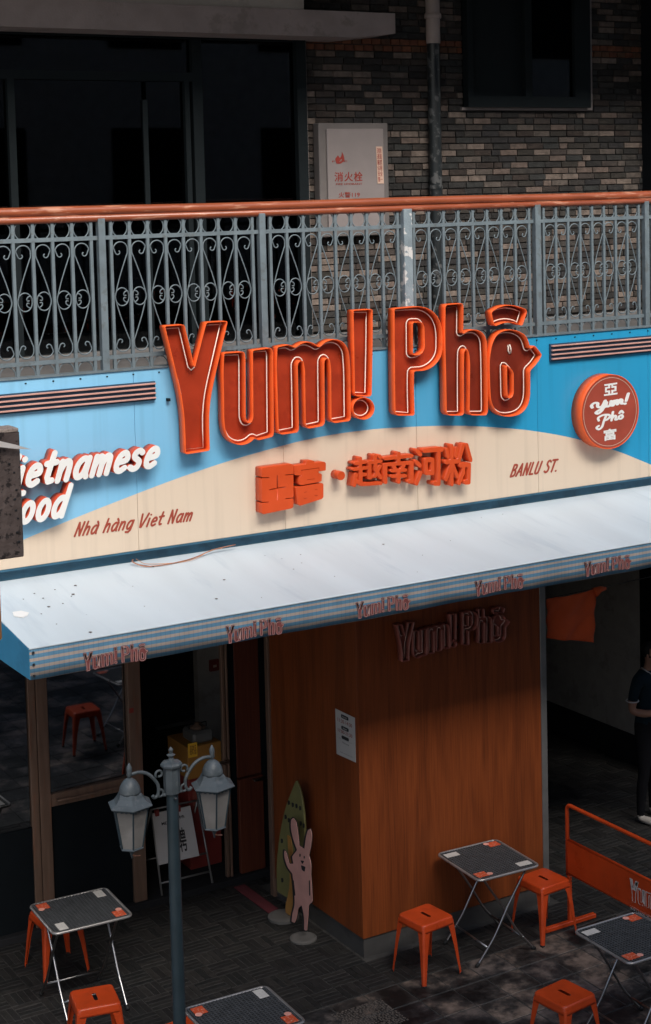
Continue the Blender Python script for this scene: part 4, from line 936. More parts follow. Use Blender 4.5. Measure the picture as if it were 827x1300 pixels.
# right jamb: slim double profile, wood panel, dark cabinet front
jx = fx(282, 900)
jb = thing('wood_door_panel', 'dark wood panel with slim bronze profiles at the back of the entrance', 'panel', (jx, g, 0)); JP = jb.location.copy()
MB(JP).bbox((jx, g-.01, .05), (jx+.028, g+.03, zh), .003).build('profile', 'bronze_frame', jb); MB(JP).bbox((jx+.036, g-.02, .05), (jx+.055, g+.03, zh), .003).build('profile', 'bronze_frame', jb)
MB(JP).box((jx+.056, g+.01, .05), (fx(299), g+.05, zh), ).build('dark_strip', 'near_black', jb)
zcab = at(320, 985, y=g).z
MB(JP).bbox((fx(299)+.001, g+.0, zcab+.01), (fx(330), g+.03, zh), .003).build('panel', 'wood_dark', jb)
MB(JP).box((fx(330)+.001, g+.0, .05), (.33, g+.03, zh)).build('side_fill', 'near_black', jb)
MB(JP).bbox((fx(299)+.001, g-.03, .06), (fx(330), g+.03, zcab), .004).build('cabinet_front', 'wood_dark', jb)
MB(JP).bbox((fx(316), g-.075, zcab-.03), (fx(340), g-.031, zcab-.012), .004).build('handle', 'chrome', jb)
for hx, hz in [((276, 293), 968)]:
    c_ = at(284, 968, y=g-.05); MB(JP).bbox((c_.x-.05, g-.08, c_.z-.01), (c_.x+.05, g-.02, c_.z+.006), .004).build('handle', 'chrome', jb)
# inner grey wall with a small framed sign, seen through the doorway
iw = thing('inner_wall', 'dim grey wall inside the shop seen through the open doorway', 'wall', (0, 4.2, 0))
ax0, ax1 = at(252, 870, y=4.2).x, at(282, 870, y=4.2).x+.8
MB(iw.location).box((ax0, 4.2, .06), (ax1, 4.3, 3.34)).build('plaster', 'grey_plaster', iw)
fq = [at(*p, y=4.19) for p in [(266, 852), (277, 858), (277, 836), (266, 832)]]
fs_ = thing('framed_sign', 'small dark red framed sign on the dim inner wall', 'sign', tuple(fq[0]))
MB(fs_.location).box((fq[0].x, 4.16, fq[0].z), (fq[1].x, 4.195, fq[2].z)).build('frame', 'red_box', fs_)
MB(fs_.location).box((fq[0].x+.03, 4.155, fq[0].z+.04), (fq[1].x-.03, 4.1595, fq[2].z-.05)).build('picture', 'sticker_paper', fs_)

# stacked boxes with gas stove, inside the doorway
def on(px, py, z): return at(px, py, z=z)
ft = at(258, 1085, z=.055)
bb = at(262, 1100, z=.055)
bx_ = thing('red_carton', 'tall dark red carton standing inside the doorway', 'carton', (bb.x, bb.y, .055))
yb0 = bb.y; xa_, xb_ = at(238, 1000, y=yb0).x, at(281, 1000, y=yb0).x; z1_ = at(258, 985, y=yb0).z
MB(bx_.location).bbox((xa_+.01, yb0, .056), (xb_-.01, yb0+.4, z1_), .006).build('carton_body', 'red_box', bx_)
MB(bx_.location).box((xa_+.05, yb0-.003, z1_-.25), (xb_-.05, yb0-.0005, z1_-.12)).build('printed_label', 'small_back', bx_)
z2_ = at(258, 944, y=yb0).z
yc = thing('yellow_carton', 'brownish orange carton with a bright yellow sticker under the stove', 'carton', (xa_, yb0, z1_))
MB(yc.location).bbox((xa_, yb0-.03, z1_+.002), (xb_, yb0+.38, z2_), .006).build('carton_body', 'yellow_box', yc)
q0, q1 = at(236, 939, y=yb0-.034), at(251, 960, y=yb0-.034)
MB(yc.location).box((q0.x+.02, yb0-.034, q1.z), (q1.x, yb0-.031, q1.z+(q0.z-q1.z)*.75)).build('sticker', 'yellow_sticker', yc)
link('sticker_words', fit(text_mesh('易碎品', .01, .02), [Vector((q0.x+.035, yb0-.0345, q1.z+.02)), Vector((q1.x-.01, yb0-.0345, q1.z+.02)), Vector((q1.x-.01, yb0-.0345, q1.z+(q0.z-q1.z)*.65)), Vector((q0.x+.035, yb0-.0345, q1.z+(q0.z-q1.z)*.65))], FRONT, 0, .001, yc.location), 'yellow_box', yc)
sv = thing('gas_stove', 'small grey portable stove on top of the orange carton', 'stove', ((xa_+xb_)/2, yb0+.1, z2_)); sx0, sx1 = at(246, 930, y=yb0).x, at(272, 930, y=yb0).x
MB(sv.location).bbox((sx0, yb0, z2_+.002), (sx1, yb0+.24, z2_+.11), .02).build('stove_body', 'tin_grey', sv)
MB(sv.location).lathe([(.07, 0), (.07, .012), (.05, .02), (.03, .045), (.012, .05)], ((sx0+sx1)/2, yb0+.12, z2_+.111), 14).build('burner', 'bronze_frame', sv, True)
for a in range(4): MB(sv.location).tube([((sx0+sx1)/2+.03*math.cos(a*1.57), yb0+.12+.03*math.sin(a*1.57), z2_+.15), ((sx0+sx1)/2+.085*math.cos(a*1.57), yb0+.12+.085*math.sin(a*1.57), z2_+.15), ((sx0+sx1)/2+.085*math.cos(a*1.57), yb0+.12+.085*math.sin(a*1.57), z2_+.11)], .005, 5).build('pan_support', 'dark_frame', sv)

# easel with a poster
ez = thing('easel_stand', 'thin metal folding easel inside the entrance holding a white poster', 'easel', (0, 0, .055))
ey = at(270, 1118, z=.055).y; EL = lambda px, py, dy=0: at(px, py, y=ey+dy)
lf = at(206, 1137, z=.055); rf = at(270, 1121, z=.055)
ez.location = ((lf.x+rf.x)/2, (lf.y+rf.y)/2, .055); EP = ez.location.copy()
tl, tr_ = EL(190, 1027, .12), EL(253, 1015, .12)
wdt = rf-lf; ty = (lf.y+rf.y)/2+.28; ztl = at(192, 1025, y=ty).z; tL, tR = at(192, 1028, y=ty), at(251, 1016, y=ty)
def ebar(name, a, b, r=.009): MB(EP).tube([tuple(a), tuple(b)], r, 6).build(name, 'steel_strip', ez, True)
ebar('leg', lf, tL); ebar('leg', rf, tR); ebar('top_bar', tL, tR); bkl, bkr = Vector((tL.x, ty+.32, .06)), Vector((tR.x, ty+.32, .06)); ebar('leg', bkl, tL); ebar('leg', bkr, tR)
k_ = .14; ebar('cross_bar', lf.lerp(tL, k_), rf.lerp(tR, k_)); ebar('cross_bar', bkl.lerp(tL, k_), bkr.lerp(tR, k_)); k2 = .36; eA, eB = lf.lerp(tL, k2), rf.lerp(tR, k2); ebar('shelf_bar', eA, eB)
po = thing('poster_board', 'white poster with dark writing clipped to the easel', 'poster', tuple(eA)); off = Vector((0, -.02, 0))
ww = (eB-eA); pA, pB = eA+ww*.0+off, eA+ww*.82+off; tA, tB = tL+(tR-tL)*.0+off-Vector((0, 0, .03)), tL+(tR-tL)*.82+off-Vector((0, 0, .03))
me = bpy.data.meshes.new('sheet'); q4 = [pA, pB, tB, tA]; dn = Vector((0, .012, 0))
me.from_pydata([tuple(p-eA) for p in q4]+[tuple(p-eA+dn) for p in q4], [], [(0, 1, 2, 3), (7, 6, 5, 4), (0, 4, 5, 1), (1, 5, 6, 2), (2, 6, 7, 3), (3, 7, 4, 0)]); link('sheet', me, 'paper_white', po)
def pq(u0, v0, u1, v1): f = lambda u, v: (1-v)*((1-u)*pA+u*pB)+v*((1-u)*tA+u*tB); return [f(u0, v0), f(u1, v0), f(u1, v1), f(u0, v1)]
for txt, b in [('招聘', (.30, .15, .75, .62)), ('MENU', (.2, .74, .5, .80)), ('特色', (.62, .80, .8, .86))]: link('printed_words', fit(text_mesh(txt, .01, .01), pq(*b), FRONT, .001, .003, eA), 'dark_ink', po)
for t_ in (.12, .68): 
    c_ = tA.lerp(tB, t_); MB(eA).bbox((c_.x-.02, c_.y-.012, c_.z-.03), (c_.x+.02, c_.y+.02, c_.z+.03), .003).build('clip', 'red_box', po)

# red doormat
mt = MB((-.4, 1.2, 0)).bbox((at(300, 1130, z=0).x, .92, .002), (-.12, 1.74, .014), .004).build('doormat', 'red_mat'); mt.location = (-.4, 1.2, 0)
tag(mt, 'dark red doormat at the entrance beside the wood pier', 'doormat')

# surfboard and rabbit cut-outs
def cutout(root, pts, yx, thick, m, name, holes=()):
    """pts = photo outline on the plane x = yx; extruded along -x"""
    w3 = [at(a, b, x=yx) for a, b in pts]; L = smooth_loop([(p.y, p.z) for p in w3], .01, 3)
    me = curve_mesh([L], 1.); P = root.location
    remap(me, lambda c: Vector((yx-(thick if c.z > 0 else 0), c.x, c.y))-P)
    bm = bmesh.new(); bm.from_mesh(me); bmesh.ops.remove_doubles(bm, verts=bm.verts, dist=1e-6); bmesh.ops.recalc_face_normals(bm, faces=bm.faces); bm.to_mesh(me); bm.free()
    return link(name, me, m, root)
def s8(L): return [(320+a*.277, 860+b*.277) for a, b in L]
XS = -.10
sf_ = thing('surfboard_cutout', 'yellow green surfboard shaped cut-out leaning by the wood pier', 'cut-out', (XS, .95, 0))
cutout(sf_, s8([(212, 470), (232, 520), (248, 620), (252, 760), (240, 900), (200, 1000), (170, 1010), (125, 975), (122, 850), (140, 690), (170, 570)]), XS, .02, 'board_green', 'board')
cutout(sf_, s8([(165, 720), (182, 735), (200, 900), (205, 1090), (160, 1100), (155, 1050), (180, 950)]), XS-.021, .006, 'board_yellow', 'stripe')
c_ = at(*s8([(140, 1110)])[0], z=.0); MB(sf_.location).lathe([(.13, 0), (.13, .02), (.10, .03)], (XS-.06, at(*s8([(145, 1105)])[0], x=XS-.06).y, .0), 24).build('base_disc', 'tin_grey', sf_)
for a, b in [(170, 575), (188, 585), (205, 590), (222, 600), (155, 640), (170, 655), (225, 670), (238, 680), (138, 750), (140, 930)]:
    L = s8([(a-5, b-12), (a+4, b-10), (a+5, b+8), (a-4, b+10)]); cutout(sf_, L, XS-.021, .002, 'dark_ink', 'spot')
XR = -.20
rb = thing('rabbit_cutout', 'pink rabbit shaped standing cut-out in front of the surfboard cut-out', 'cut-out', (XR, .7, 0))
R1 = s8([(205, 790), (188, 745), (176, 690), (178, 650), (192, 638), (208, 660), (218, 720), (222, 770), (240, 780), (246, 730), (256, 695), (272, 690), (280, 720), (276, 775), (266, 815), (278, 860), (274, 905), (280, 960), (282, 1030), (264, 1045), (262, 1110), (256, 1165), (238, 1160), (238, 1095), (228, 1050), (216, 1060), (212, 1100), (200, 1130), (180, 1120), (184, 1080), (196, 1040), (190, 950), (184, 900), (160, 870), (146, 820), (148, 785), (162, 800), (176, 850), (188, 850), (182, 820)])
cutout(rb, R1, XR, .012, 'dark_ink', 'outline')
def shrink(L, d):
    Lm = [(a, -b) for a, b in L]; return [(a, -b) for a, b in inset(Lm, d)]
cutout(rb, shrink(R1, 1.0), XR-.0125, .004, 'rabbit_pink', 'figure')
for L in ([(218, 808), (224, 808), (224, 822), (218, 822)], [(238, 818), (243, 818), (243, 830), (238, 830)], [(224, 838), (240, 842), (232, 856)], [(225, 860), (246, 868), (242, 890), (230, 882)], [(262, 930), (266, 930), (268, 1000), (264, 1000)], [(188, 930), (192, 930), (200, 1000), (195, 1000)]):
    cutout(rb, s8(L), XR-.017, .002, 'dark_ink', 'face_mark')
MB(rb.location).lathe([(.11, 0), (.11, .012), (.09, .02)], (XR-.02, at(*s8([(235, 1165)])[0], x=XR-.02).y, .0), 24).build('base_disc', 'tin_grey', rb)

# ================================================================== RIGHT PASSAGE
wx = 4.65; wy0 = at(815, 850, x=wx).y
pw = thing('passage_wall', 'bare grey plaster wall along the side passage with a dark base', 'wall', (wx, wy0, 0))
PWP = pw.location
MB(PWP).box((wx, wy0, .32), (wx+.2, 6.1, 3.35)).build('plaster', 'grey_plaster', pw); MB(PWP).box((wx-.01, wy0, 0), (wx+.2, 6.1, .319)).build('dark_base', 'dark_plaster', pw)
dc = thing('dark_column', 'dark column at the right edge behind the standing person', 'column', (wx, wy0, 0)); MB(dc.location).box((wx-.02, wy0-.45, 0), (wx+3, wy0-.001, 3.35)).build('shaft', 'near_black', dc)
MB(dc.location).box((wx-.03, wy0-.46, 0), (wx+3, wy0-.451, .2)).build('plinth', 'dark_plaster', dc)
# hanging orange cloth, knotted at its right corner
FY = .22
fc_ = thing('orange_banner', 'plain orange cloth flag hanging on a string right of the wood pier', 'banner', tuple(at(730, 780, y=FY)))
tlp, trp, brp, blp = at(694, 760, y=FY), at(757, 747, y=FY), at(752, 815, y=FY), at(697, 811, y=FY)
m = MB(fc_.location); vs = []; N = 18
for i in range(N+1):
    for j in range(N+1):
        u, v = i/N, j/N; p = (1-v)*((1-u)*tlp+u*trp)+v*((1-u)*blp+u*brp)
        p.y += .018*math.sin(u*9+v*2)*(.4+v)+.01*math.sin((u+v)*14); p.z -= .02*math.sin(math.pi*u)*(1-v)*.6; vs.append(tuple(p))
m.add(vs, [(i*(N+1)+j, i*(N+1)+j+1, (i+1)*(N+1)+j+1, (i+1)*(N+1)+j) for i in range(N) for j in range(N)])
o = m.build('cloth', 'red_cloth', fc_, True); sm = o.modifiers.new('s', 'SOLIDIFY'); sm.thickness = .003
kp = [at(a, b, y=FY) for a, b in [(755, 752), (762, 748), (769, 747)]]; MB(fc_.location).tube([tuple(p) for p in kp], .02, 8, radii=[.045, .028, .015]).build('knot', 'red_cloth', fc_, True)
sq = [at(a, b, y=FY) for a, b in [(640, 772), (694, 760), (757, 747), (860, 725)]]; MB(fc_.location).tube([tuple(p) for p in sq], .004, 5).build('string', 'wire_dark', fc_)

# ================================================================== FURNITURE
def rsq(hw, r, z=0, n=5):
    out = []
    for cx, cy, a0 in ((hw-r, hw-r, 0), (-hw+r, hw-r, 90), (-hw+r, -hw+r, 180), (hw-r, -hw+r, 270)):
        for k in range(n+1): a = math.radians(a0+90*k/n); out.append((cx+r*math.cos(a), cy+r*math.sin(a)))
    return out
def make_stool(label):
    t = thing('stool', label, 'stool', group='orange metal stools')
    H = .455
    slot = [(.014*math.cos(math.radians(a)), .042+.014*math.sin(math.radians(a))) for a in range(0, 181, 30)]+[(.014*math.cos(math.radians(a)), -.042+.014*math.sin(math.radians(a))) for a in range(180, 361, 30)]
    me = curve_mesh([rsq(.142, .028), slot], .0015); remap(me, lambda c: Vector((c.x, c.y, H-.0015+c.z))); bm = bmesh.new(); bm.from_mesh(me); bmesh.ops.remove_doubles(bm, verts=bm.verts, dist=1e-6); bmesh.ops.recalc_face_normals(bm, faces=bm.faces); bm.to_mesh(me); bm.free()
    # rolled edge and skirt
    m = MB(); prof = [(.140, H), (.147, H-.002), (.152, H-.008), (.154, H-.018), (.157, H-.045), (.160, H-.060), (.157, H-.060), (.154, H-.045)]
    rings = [rsq(hw, .03) for hw, _ in prof]; n = len(rings[0]); vs = [(x, y, z) for R_, (_, z) in zip(rings, prof) for x, y in R_]
    m.add(vs, [(i*n+k, i*n+(k+1) % n, (i+1)*n+(k+1) % n, (i+1)*n+k) for i in range(len(prof)-1) for k in range(n)])
    link('seat', me, 'orange_metal', t); m.build('seat_skirt', 'orange_metal', t, True)
    hole = MB().box((-.017, -.058, H-.02), (.017, .058, H-.019)).build('slot_dark_sheet', 'near_black', t)  # black sheet added below the open slot, standing in for its shade
    lm = MB(); secs = []
    for z, hw, arm in ((H-.035, .155, .072), (H-.10, .162, .058), (H-.22, .174, .042), (.08, .187, .030), (.03, .192, .026), (0, .194, .026)):
        o_ = hw; i_ = hw-.004; secs.append([(o_-arm, o_, z), (o_-.012, o_, z), (o_, o_-.012, z), (o_, o_-arm, z), (i_, o_-arm, z), (i_, i_-.012, z), (i_-.012, i_, z), (o_-arm, i_, z)])
    vs = [p for s_ in secs for p in s_]; n = 8
    lm.add(vs, [(i*n+k, i*n+(k+1) % n, (i+1)*n+(k+1) % n, (i+1)*n+k) for i in range(len(secs)-1) for k in range(n)]+[tuple(range(n)), tuple((len(secs)-1)*n+k for k in range(n))])
    l0 = lm.build('leg', 'orange_metal', t)
    f0 = MB().bbox((.168, .168, 0), (.197, .197, .012), .003).build('foot', 'rubber'); f0.parent = l0
    for k in range(1, 4):
        c = l0.copy(); COL.objects.link(c); c.rotation_euler = (0, 0, k*math.pi/2); f = f0.copy(); COL.objects.link(f); f.parent = c
    return t
stool0 = make_stool('orange metal stool left of the table by the wood pier')
def place(t, x, y, rz, label=None):
    t.location = (x, y, 0); t.rotation_euler = (0, 0, rz)
    if label: t['label'] = label
    return t
place(stool0, .287, -.455, math.radians(6))
def st_c(px, py): p = at(px, py, z=.455); return p.x, p.y
for (x, y), rz, lb in [((1.452, -.428), 4, 'orange metal stool under the right edge of the table by the wood pier'), (st_c(717, 1260), 7, 'bright orange metal stool at the bottom right, nearest the camera'), ((-2.357, -.244), -12, 'orange metal stool at the lower left in front of the dark table'), (st_c(232, 1308), 5, 'orange metal stool mostly hidden behind the lamp post at the bottom edge'), (st_c(70, 1158), 3, 'barely visible orange metal stool in the dark at the far left')]:
    place(copy_tree(stool0), x, y, math.radians(rz), lb)
def make_table(label):
    t = thing('folding_table', label, 'table', group='folding cafe tables')
    H, hx, hy = .72, .29, .31
    base = MB().bbox((-hx+.012, -hy+.012, H-.022), (hx-.012, hy-.012, H-.008), .006).build('tabletop', 'table_dark', t)
    def rr2(ax, ay, r, z, n=5):
        out = []
        for cx, cy, a0 in ((ax-r, ay-r, 0), (-ax+r, ay-r, 90), (-ax+r, -ay+r, 180), (ax-r, -ay+r, 270)):
            for k in range(n+1): a = math.radians(a0+90*k/n); out.append((cx+r*math.cos(a), cy+r*math.sin(a), z))
        return out
    MB().tube(rr2(hx-.008, hy-.008, .045, H-.012), .011, 8, closed=True).build('rim', 'table_rim', t, True)
    m = MB(); n = 22
    for k in range(n):
        u = -hx+.03+(2*hx-.06)*k/(n-1); m.box((u-.0045, -hy+.02, H-.008), (u+.0045, hy-.02, H-.0035))
        v = -hy+.03+(2*hy-.06)*k/(n-1); m.box((-hx+.02, v-.0045, H-.0078), (hx-.02, v+.0045, H-.0028))
    stuff(m.build('lattice', 'table_ridge', t))
    for (x, y, w_, d_, mm, nm) in [(-.20, .215, .12, .07, 'card', 'menu_card'), (.19, -.22, .12, .07, 'card', 'menu_card'), (-.21, -.225, .10, .085, 'sticker_orange', 'orange_sticker'), (.20, .225, .10, .085, 'sticker_orange', 'orange_sticker')]:
        MB().bbox((x-w_/2, y-d_/2, H-.0026), (x+w_/2, y+d_/2, H-.0008), .0005).build(nm, mm, t)
    for x, y in ((-.145, -.245), (.15, .25)): MB().lathe([(.024, 0), (.024, .0012)], (x, y, H-.0008), 16).build('round_sticker', 'sticker_pink', t)
    # two crossing tube frames
    for yy, nm in ((-.23, 1), (.23, 1)):
        for s_ in (-1, 1):
            yo = yy+(.012 if s_ > 0 else -.012)
            pth = catmull([(s_*-.20, yo, H-.03), (s_*-.02, yo, .42), (s_*.10, yo, .22), (s_*.17, yo, .13), (s_*.27, yo, .012)], 4)
            l_ = MB().tube(pth, .0095, 8).build('leg', 'chrome', t, True)
            f_ = MB().tube([(s_*.255, yo, .026), (s_*.285, yo, .006)], .014, 8).build('foot', 'rubber', None, True); f_.parent = l_
    for s_ in (-1, 1): MB().tube([(s_*-.20, -.24, H-.03), (s_*-.20, .24, H-.03)], .009, 8).build('cross_tube', 'chrome', t, True)
    for s_ in (-1, 1): MB().tube([(s_*.17, -.23, .13), (s_*.17, .23, .13)], .008, 8).build('cross_tube', 'chrome', t, True)
    return t
tb0 = make_table('folding table with a dark lattice top beside the wood pier'); place(tb0, .935, -.386, math.radians(-3))
def tb_c(x, y, rz, lb): place(copy_tree(tb0), x, y, math.radians(rz), lb)
tb_c(.962, -2.05, -1, 'folding table with dark lattice top in front of the orange barrier at the right edge')
tb_c(-1.85, -1.50, 88, 'folding table with dark lattice top at the bottom edge right of the lamp post')
tb_c(-2.115, .57, 87, 'folding table with dark lattice top in deep shade at the lower left')

# orange barrier
BXp = 1.715
br = thing('barrier', 'low orange metal barrier with a solid panel and printed letters', 'barrier', (BXp, -.42, 0)); BRP = br.location.copy()
ya, yb_ = at(720, 1022, x=BXp).y, -2.6
zt_, zg, zbt = at(722, 1022, x=BXp).z, at(722, 1066, x=BXp).z, at(722, 1108, x=BXp).z
rcn = .045; MB(BRP).tube([(BXp, ya, zbt-.02)]+[(BXp, ya-rcn+rcn*math.cos(a*math.pi/12), zt_-rcn+rcn*math.sin(a*math.pi/12)) for a in range(7)]+[(BXp, yb_+rcn-rcn*math.sin(a*math.pi/12), zt_-rcn+rcn*math.cos(a*math.pi/12)) for a in range(7)]+[(BXp, yb_, zbt-.02)], .0165, 8).build('frame', 'orange_metal', br, True)
MB(BRP).bbox((BXp-.009, yb_, zbt), (BXp+.009, ya, zg), .002).build('panel', 'orange_metal', br)
MB(BRP).tube([(BXp, ya, zg), (BXp, yb_, zg)], .012, 8).build('middle_rail', 'orange_metal', br, True); MB(BRP).tube([(BXp, ya, zbt), (BXp, yb_, zbt)], .012, 8).build('lower_rail', 'orange_metal', br, True)
for yy in (ya-.02, yb_+.05):
    MB(BRP).bbox((BXp-.015, yy-.015, .03), (BXp+.015, yy+.015, zbt-.02), .003).build('upright', 'orange_metal', br)
    MB(BRP).bbox((BXp-.26, yy-.022, .0), (BXp+.26, yy+.022, .035), .004).build('foot_bar', 'orange_metal', br)
L_ = at(800, 1143, x=BXp-.0095); h_ = at(800, 1114, x=BXp-.0095).z-L_.z; wl = h_*(LX1-LX0)/(LZ1-LZ0)
q = [Vector((BXp-.0095, L_.y, L_.z)), Vector((BXp-.0095, L_.y-wl*1.05, L_.z)), Vector((BXp-.0095, L_.y-wl*1.05, L_.z+h_)), Vector((BXp-.0095, L_.y, L_.z+h_))]
loops = []
for k in LOOPS:
    for i, L in enumerate(LOOPS[k]): loops += [L, inset(L, .028*(-1 if i else 1))]
me = curve_mesh(loops, .01); fit(me, q, (-1, 0, 0), .0003, .0015, BRP, box=(LX0, LX1, LZ0, LZ1)); link('printed_letters', me, 'card', br)
q = [v+Vector((0, 0, -h_*.35)) for v in q]; q[2] = q[1]+Vector((0, 0, h_*.14)); q[3] = q[0]+Vector((0, 0, h_*.14))
link('printed_letters', fit(text_mesh('VIETNAMESE FOOD · BANLU ST.', .01), q, (-1, 0, 0), .0003, .0012, BRP), 'card', br)

# ================================================================== STREET LAMP
lt_ = at(217, 950, z=2.82); LPX, LPY = lt_.x, lt_.y
lp = thing('street_lamp', 'grey blue street lamp post with two six sided lanterns on curved arms', 'street lamp', (LPX, LPY, 0)); LP = lp.location.copy()
def lz(py): return at(219, py, y=LPY).z
s = (at(300, 1000, y=LPY)-at(240, 1000, y=LPY)).length/60   # metres per photo pixel at the lamp
zc0, zc1 = lz(1006), lz(972)
MB(LP).tube([(LPX, LPY, 0), (LPX, LPY, zc0)], .0, 12, radii=[.041, .035]).build('pole', 'lamp_pole', lp, True, True)
MB(LP).lathe([(.12, 0), (.12, .04), (.085, .07), (.07, .25), (.078, .27), (.055, .32)], (LPX, LPY, 0), 16).build('pole_base', 'lamp_pole', lp, True, True)
MB(LP).lathe([(.036, -.002), (.048, .0), (.048, zc1-zc0-.03), (.046, zc1-zc0-.01), (.062, zc1-zc0), (.064, zc1-zc0+.012), (.055, zc1-zc0+.024), (.018, zc1-zc0+.034), (.012, zc1-zc0+.05), (.020, zc1-zc0+.058), (.026, zc1-zc0+.066), (.010, zc1-zc0+.074), (.013, zc1-zc0+.088), (.015, zc1-zc0+.096), (.003, zc1-zc0+.112)], (LPX, LPY, zc0), 8, rot=.39).build('collar', 'lamp_metal', lp)
MB(LP).lathe([(.0, 0), (.010, .003)], (0, 0, 0), 6) 
def lantern(side, cx, cy, rim_z):
    """cx,cy = axis; rim_z = underside of the hood"""
    a = thing('tmp', '', '') if False else None
    R = 25.5*s; hb = 46*s; rb_ = 12.5*s
    hood = MB(LP).lathe([(R, 0), (R*1.01, .005), (R*.76, R*.17), (R*.60, R*.36), (R*.53, R*.50), (R*.50, R*.53)], (cx, cy, rim_z), 6, rot=.25).build('lantern_hood', 'lamp_metal', lp)
    MB(LP).lathe([(.012, 0), (.010, .012), (.018, .02), (.014, .035), (.017, .05), (.016, .065), (.006, .085), (.001, .092)], (cx, cy, rim_z+R*1.13), 8).build('finial', 'lamp_metal', hood, True)
    MB(LP).lathe([(R*.47, R*.50), (R*.465, R*.60), (R*.43, R*.76), (R*.36, R*.92), (R*.26, R*1.05), (R*.14, R*1.14), (.010, R*1.17)], (cx, cy, rim_z), 24).build('dome', 'lamp_metal', hood, True)
    prof = []
    for k in range(6):
        a0, a1 = .25+k*math.pi/3, .25+(k+1)*math.pi/3; Rt = R*.80
        def P_(r_, a_, z_): return (cx+r_*math.cos(a_), cy+r_*math.sin(a_), z_)
        MB(LP).add([P_(Rt, a0, rim_z-.004), P_(Rt, a1, rim_z-.004), P_(rb_, a1, rim_z-hb), P_(rb_, a0, rim_z-hb), P_(Rt-.004, a0, rim_z-.004), P_(Rt-.004, a1, rim_z-.004), P_(rb_-.004, a1, rim_z-hb), P_(rb_-.004, a0, rim_z-hb)], [(0, 1, 2, 3), (7, 6, 5, 4)]).build('glass_pane', 'lamp_glass', hood)
        MB(LP).tube([P_(Rt+.001, a0, rim_z), P_(rb_+.001, a0, rim_z-hb)], .0048, 5).build('glazing_bar', 'lamp_pole', hood)
    MB(LP).lathe([(R*.86, -.012), (R*.90, -.001)], (cx, cy, rim_z), 6, rot=.25).build('hood_trim', 'lamp_pole', hood)
    for k in range(18):
        pass
    m = MB(LP)
    for k in range(6):
        for j in range(4):
            t = (j+.5)/4; a0, a1 = .25+k*math.pi/3, .25+(k+1)*math.pi/3
            x = cx+R*.84*((1-t)*math.cos(a0)+t*math.cos(a1)); y = cy+R*.84*((1-t)*math.sin(a0)+t*math.sin(a1)); m.add([(x+v.x*.009, y+v.y*.009, rim_z-.012+v.z*.007) for v in icv], icf)
    stuff(m.build('scallop_trim', 'lamp_pole', hood))
    MB(LP).lathe([(rb_*1.05, 0), (rb_*1.12, .006), (rb_*1.05, .014)], (cx, cy, rim_z-hb-.012), 6, rot=.25).build('bottom_ring', 'lamp_metal', hood)
    MB(LP).lathe([(.004, 0), (.008, .02), (.012, .035), (.02, .05), (rb_*.9, .066)], (cx, cy, rim_z-hb-.075), 10).build('bottom_cap', 'lamp_metal', hood, True)
    MB(LP).tube([(cx-.004, cy, rim_z-hb-.05), (cx+.012, cy-.02, rim_z-hb-.055), (cx+.045, cy-.01, rim_z-hb-.065)], .0035, 5).build('wing_nut', 'copper_wire', hood)
# the arms point towards the lanterns' photo positions, at the pole's own distance
Lc = at(167, 1024, y=LPY-.045); Rc = at(270.5, 997, y=LPY+.045)
# both lanterns hang at the same height, so the cross-arm is turned: solve for the turn
def solve_axis(px, py, z): p = at(px, py, z=z); return p
zr_l = (lz(1010))
bestz = None
for k in range(200):
    z = 2.2+k*.005; a, b = at(164.5, 1022, z=z), at(269.5, 997.5, z=z); mid = (a+b)/2; e = (mid-Vector((LPX, LPY, z))).length
    if bestz is None or e < bestz[0]: bestz = (e, z, a, b)
_, zrim, La, Lb = bestz
half = (Lb-La)/2; half.z = 0
La = Vector((LPX, LPY, zrim))-half; Lb = Vector((LPX, LPY, zrim))+half
for sd_, c_ in ((-1, La), (1, Lb)):
    lantern(sd_, c_.x, c_.y, zrim)
    d_ = Vector((c_.x-LPX, c_.y-LPY, 0)); D = d_.length; d_.normalize(); R = 25.5*s
    ztop_ = zrim+R*1.14+.02
    z0s = zc0+.0; P2 = [(D*a, z0s+(ztop_-z0s)*f) for a, f in ((.47, .05), (.43, -.04), (.36, .0), (.325, .16), (.335, .40), (.43, .66), (.58, .90), (.78, 1.02), (1.0, .99))]
    pth = catmull([tuple(Vector((LPX, LPY, 0))+d_*a+Vector((0, 0, b))) for a, b in P2], 4)
    MB(LP).tube(pth, .0105, 8).build('arm', 'lamp_metal', lp, True)
    for (u0, z0_, r0, a0, a1) in [(.078, zc0+.125, .026, -40, 300), (.078, zc0+.01, .026, 60, 400)]:
        pth = [tuple(Vector((LPX, LPY, 0))+d_*(u0+r0*(1-.5*k/12)*math.cos(math.radians(a0+(a1-a0)*k/12)))+Vector((0, 0, z0_+r0*(1-.5*k/12)*math.sin(math.radians(a0+(a1-a0)*k/12))))) for k in range(13)]
        MB(LP).tube(pth, .0075, 6).build('arm_scroll', 'lamp_metal', lp, True)
    MB(LP).lathe([(.008, 0), (.014, .005), (.014, .012), (.004, .02)], (LPX+d_.x*.05, LPY+d_.y*.05, zc0-.012), 8).build('bolt', 'lamp_metal', lp)
bq = Vector((LPX, LPY, 0))-Vector((-.0, 1, 0))*.044; MB(LP).lathe([(.007, 0), (.010, .004), (.010, .010), (.003, .014)], (bq.x, bq.y+.0, zc0-.03), 8).build('bolt', 'chrome', lp)

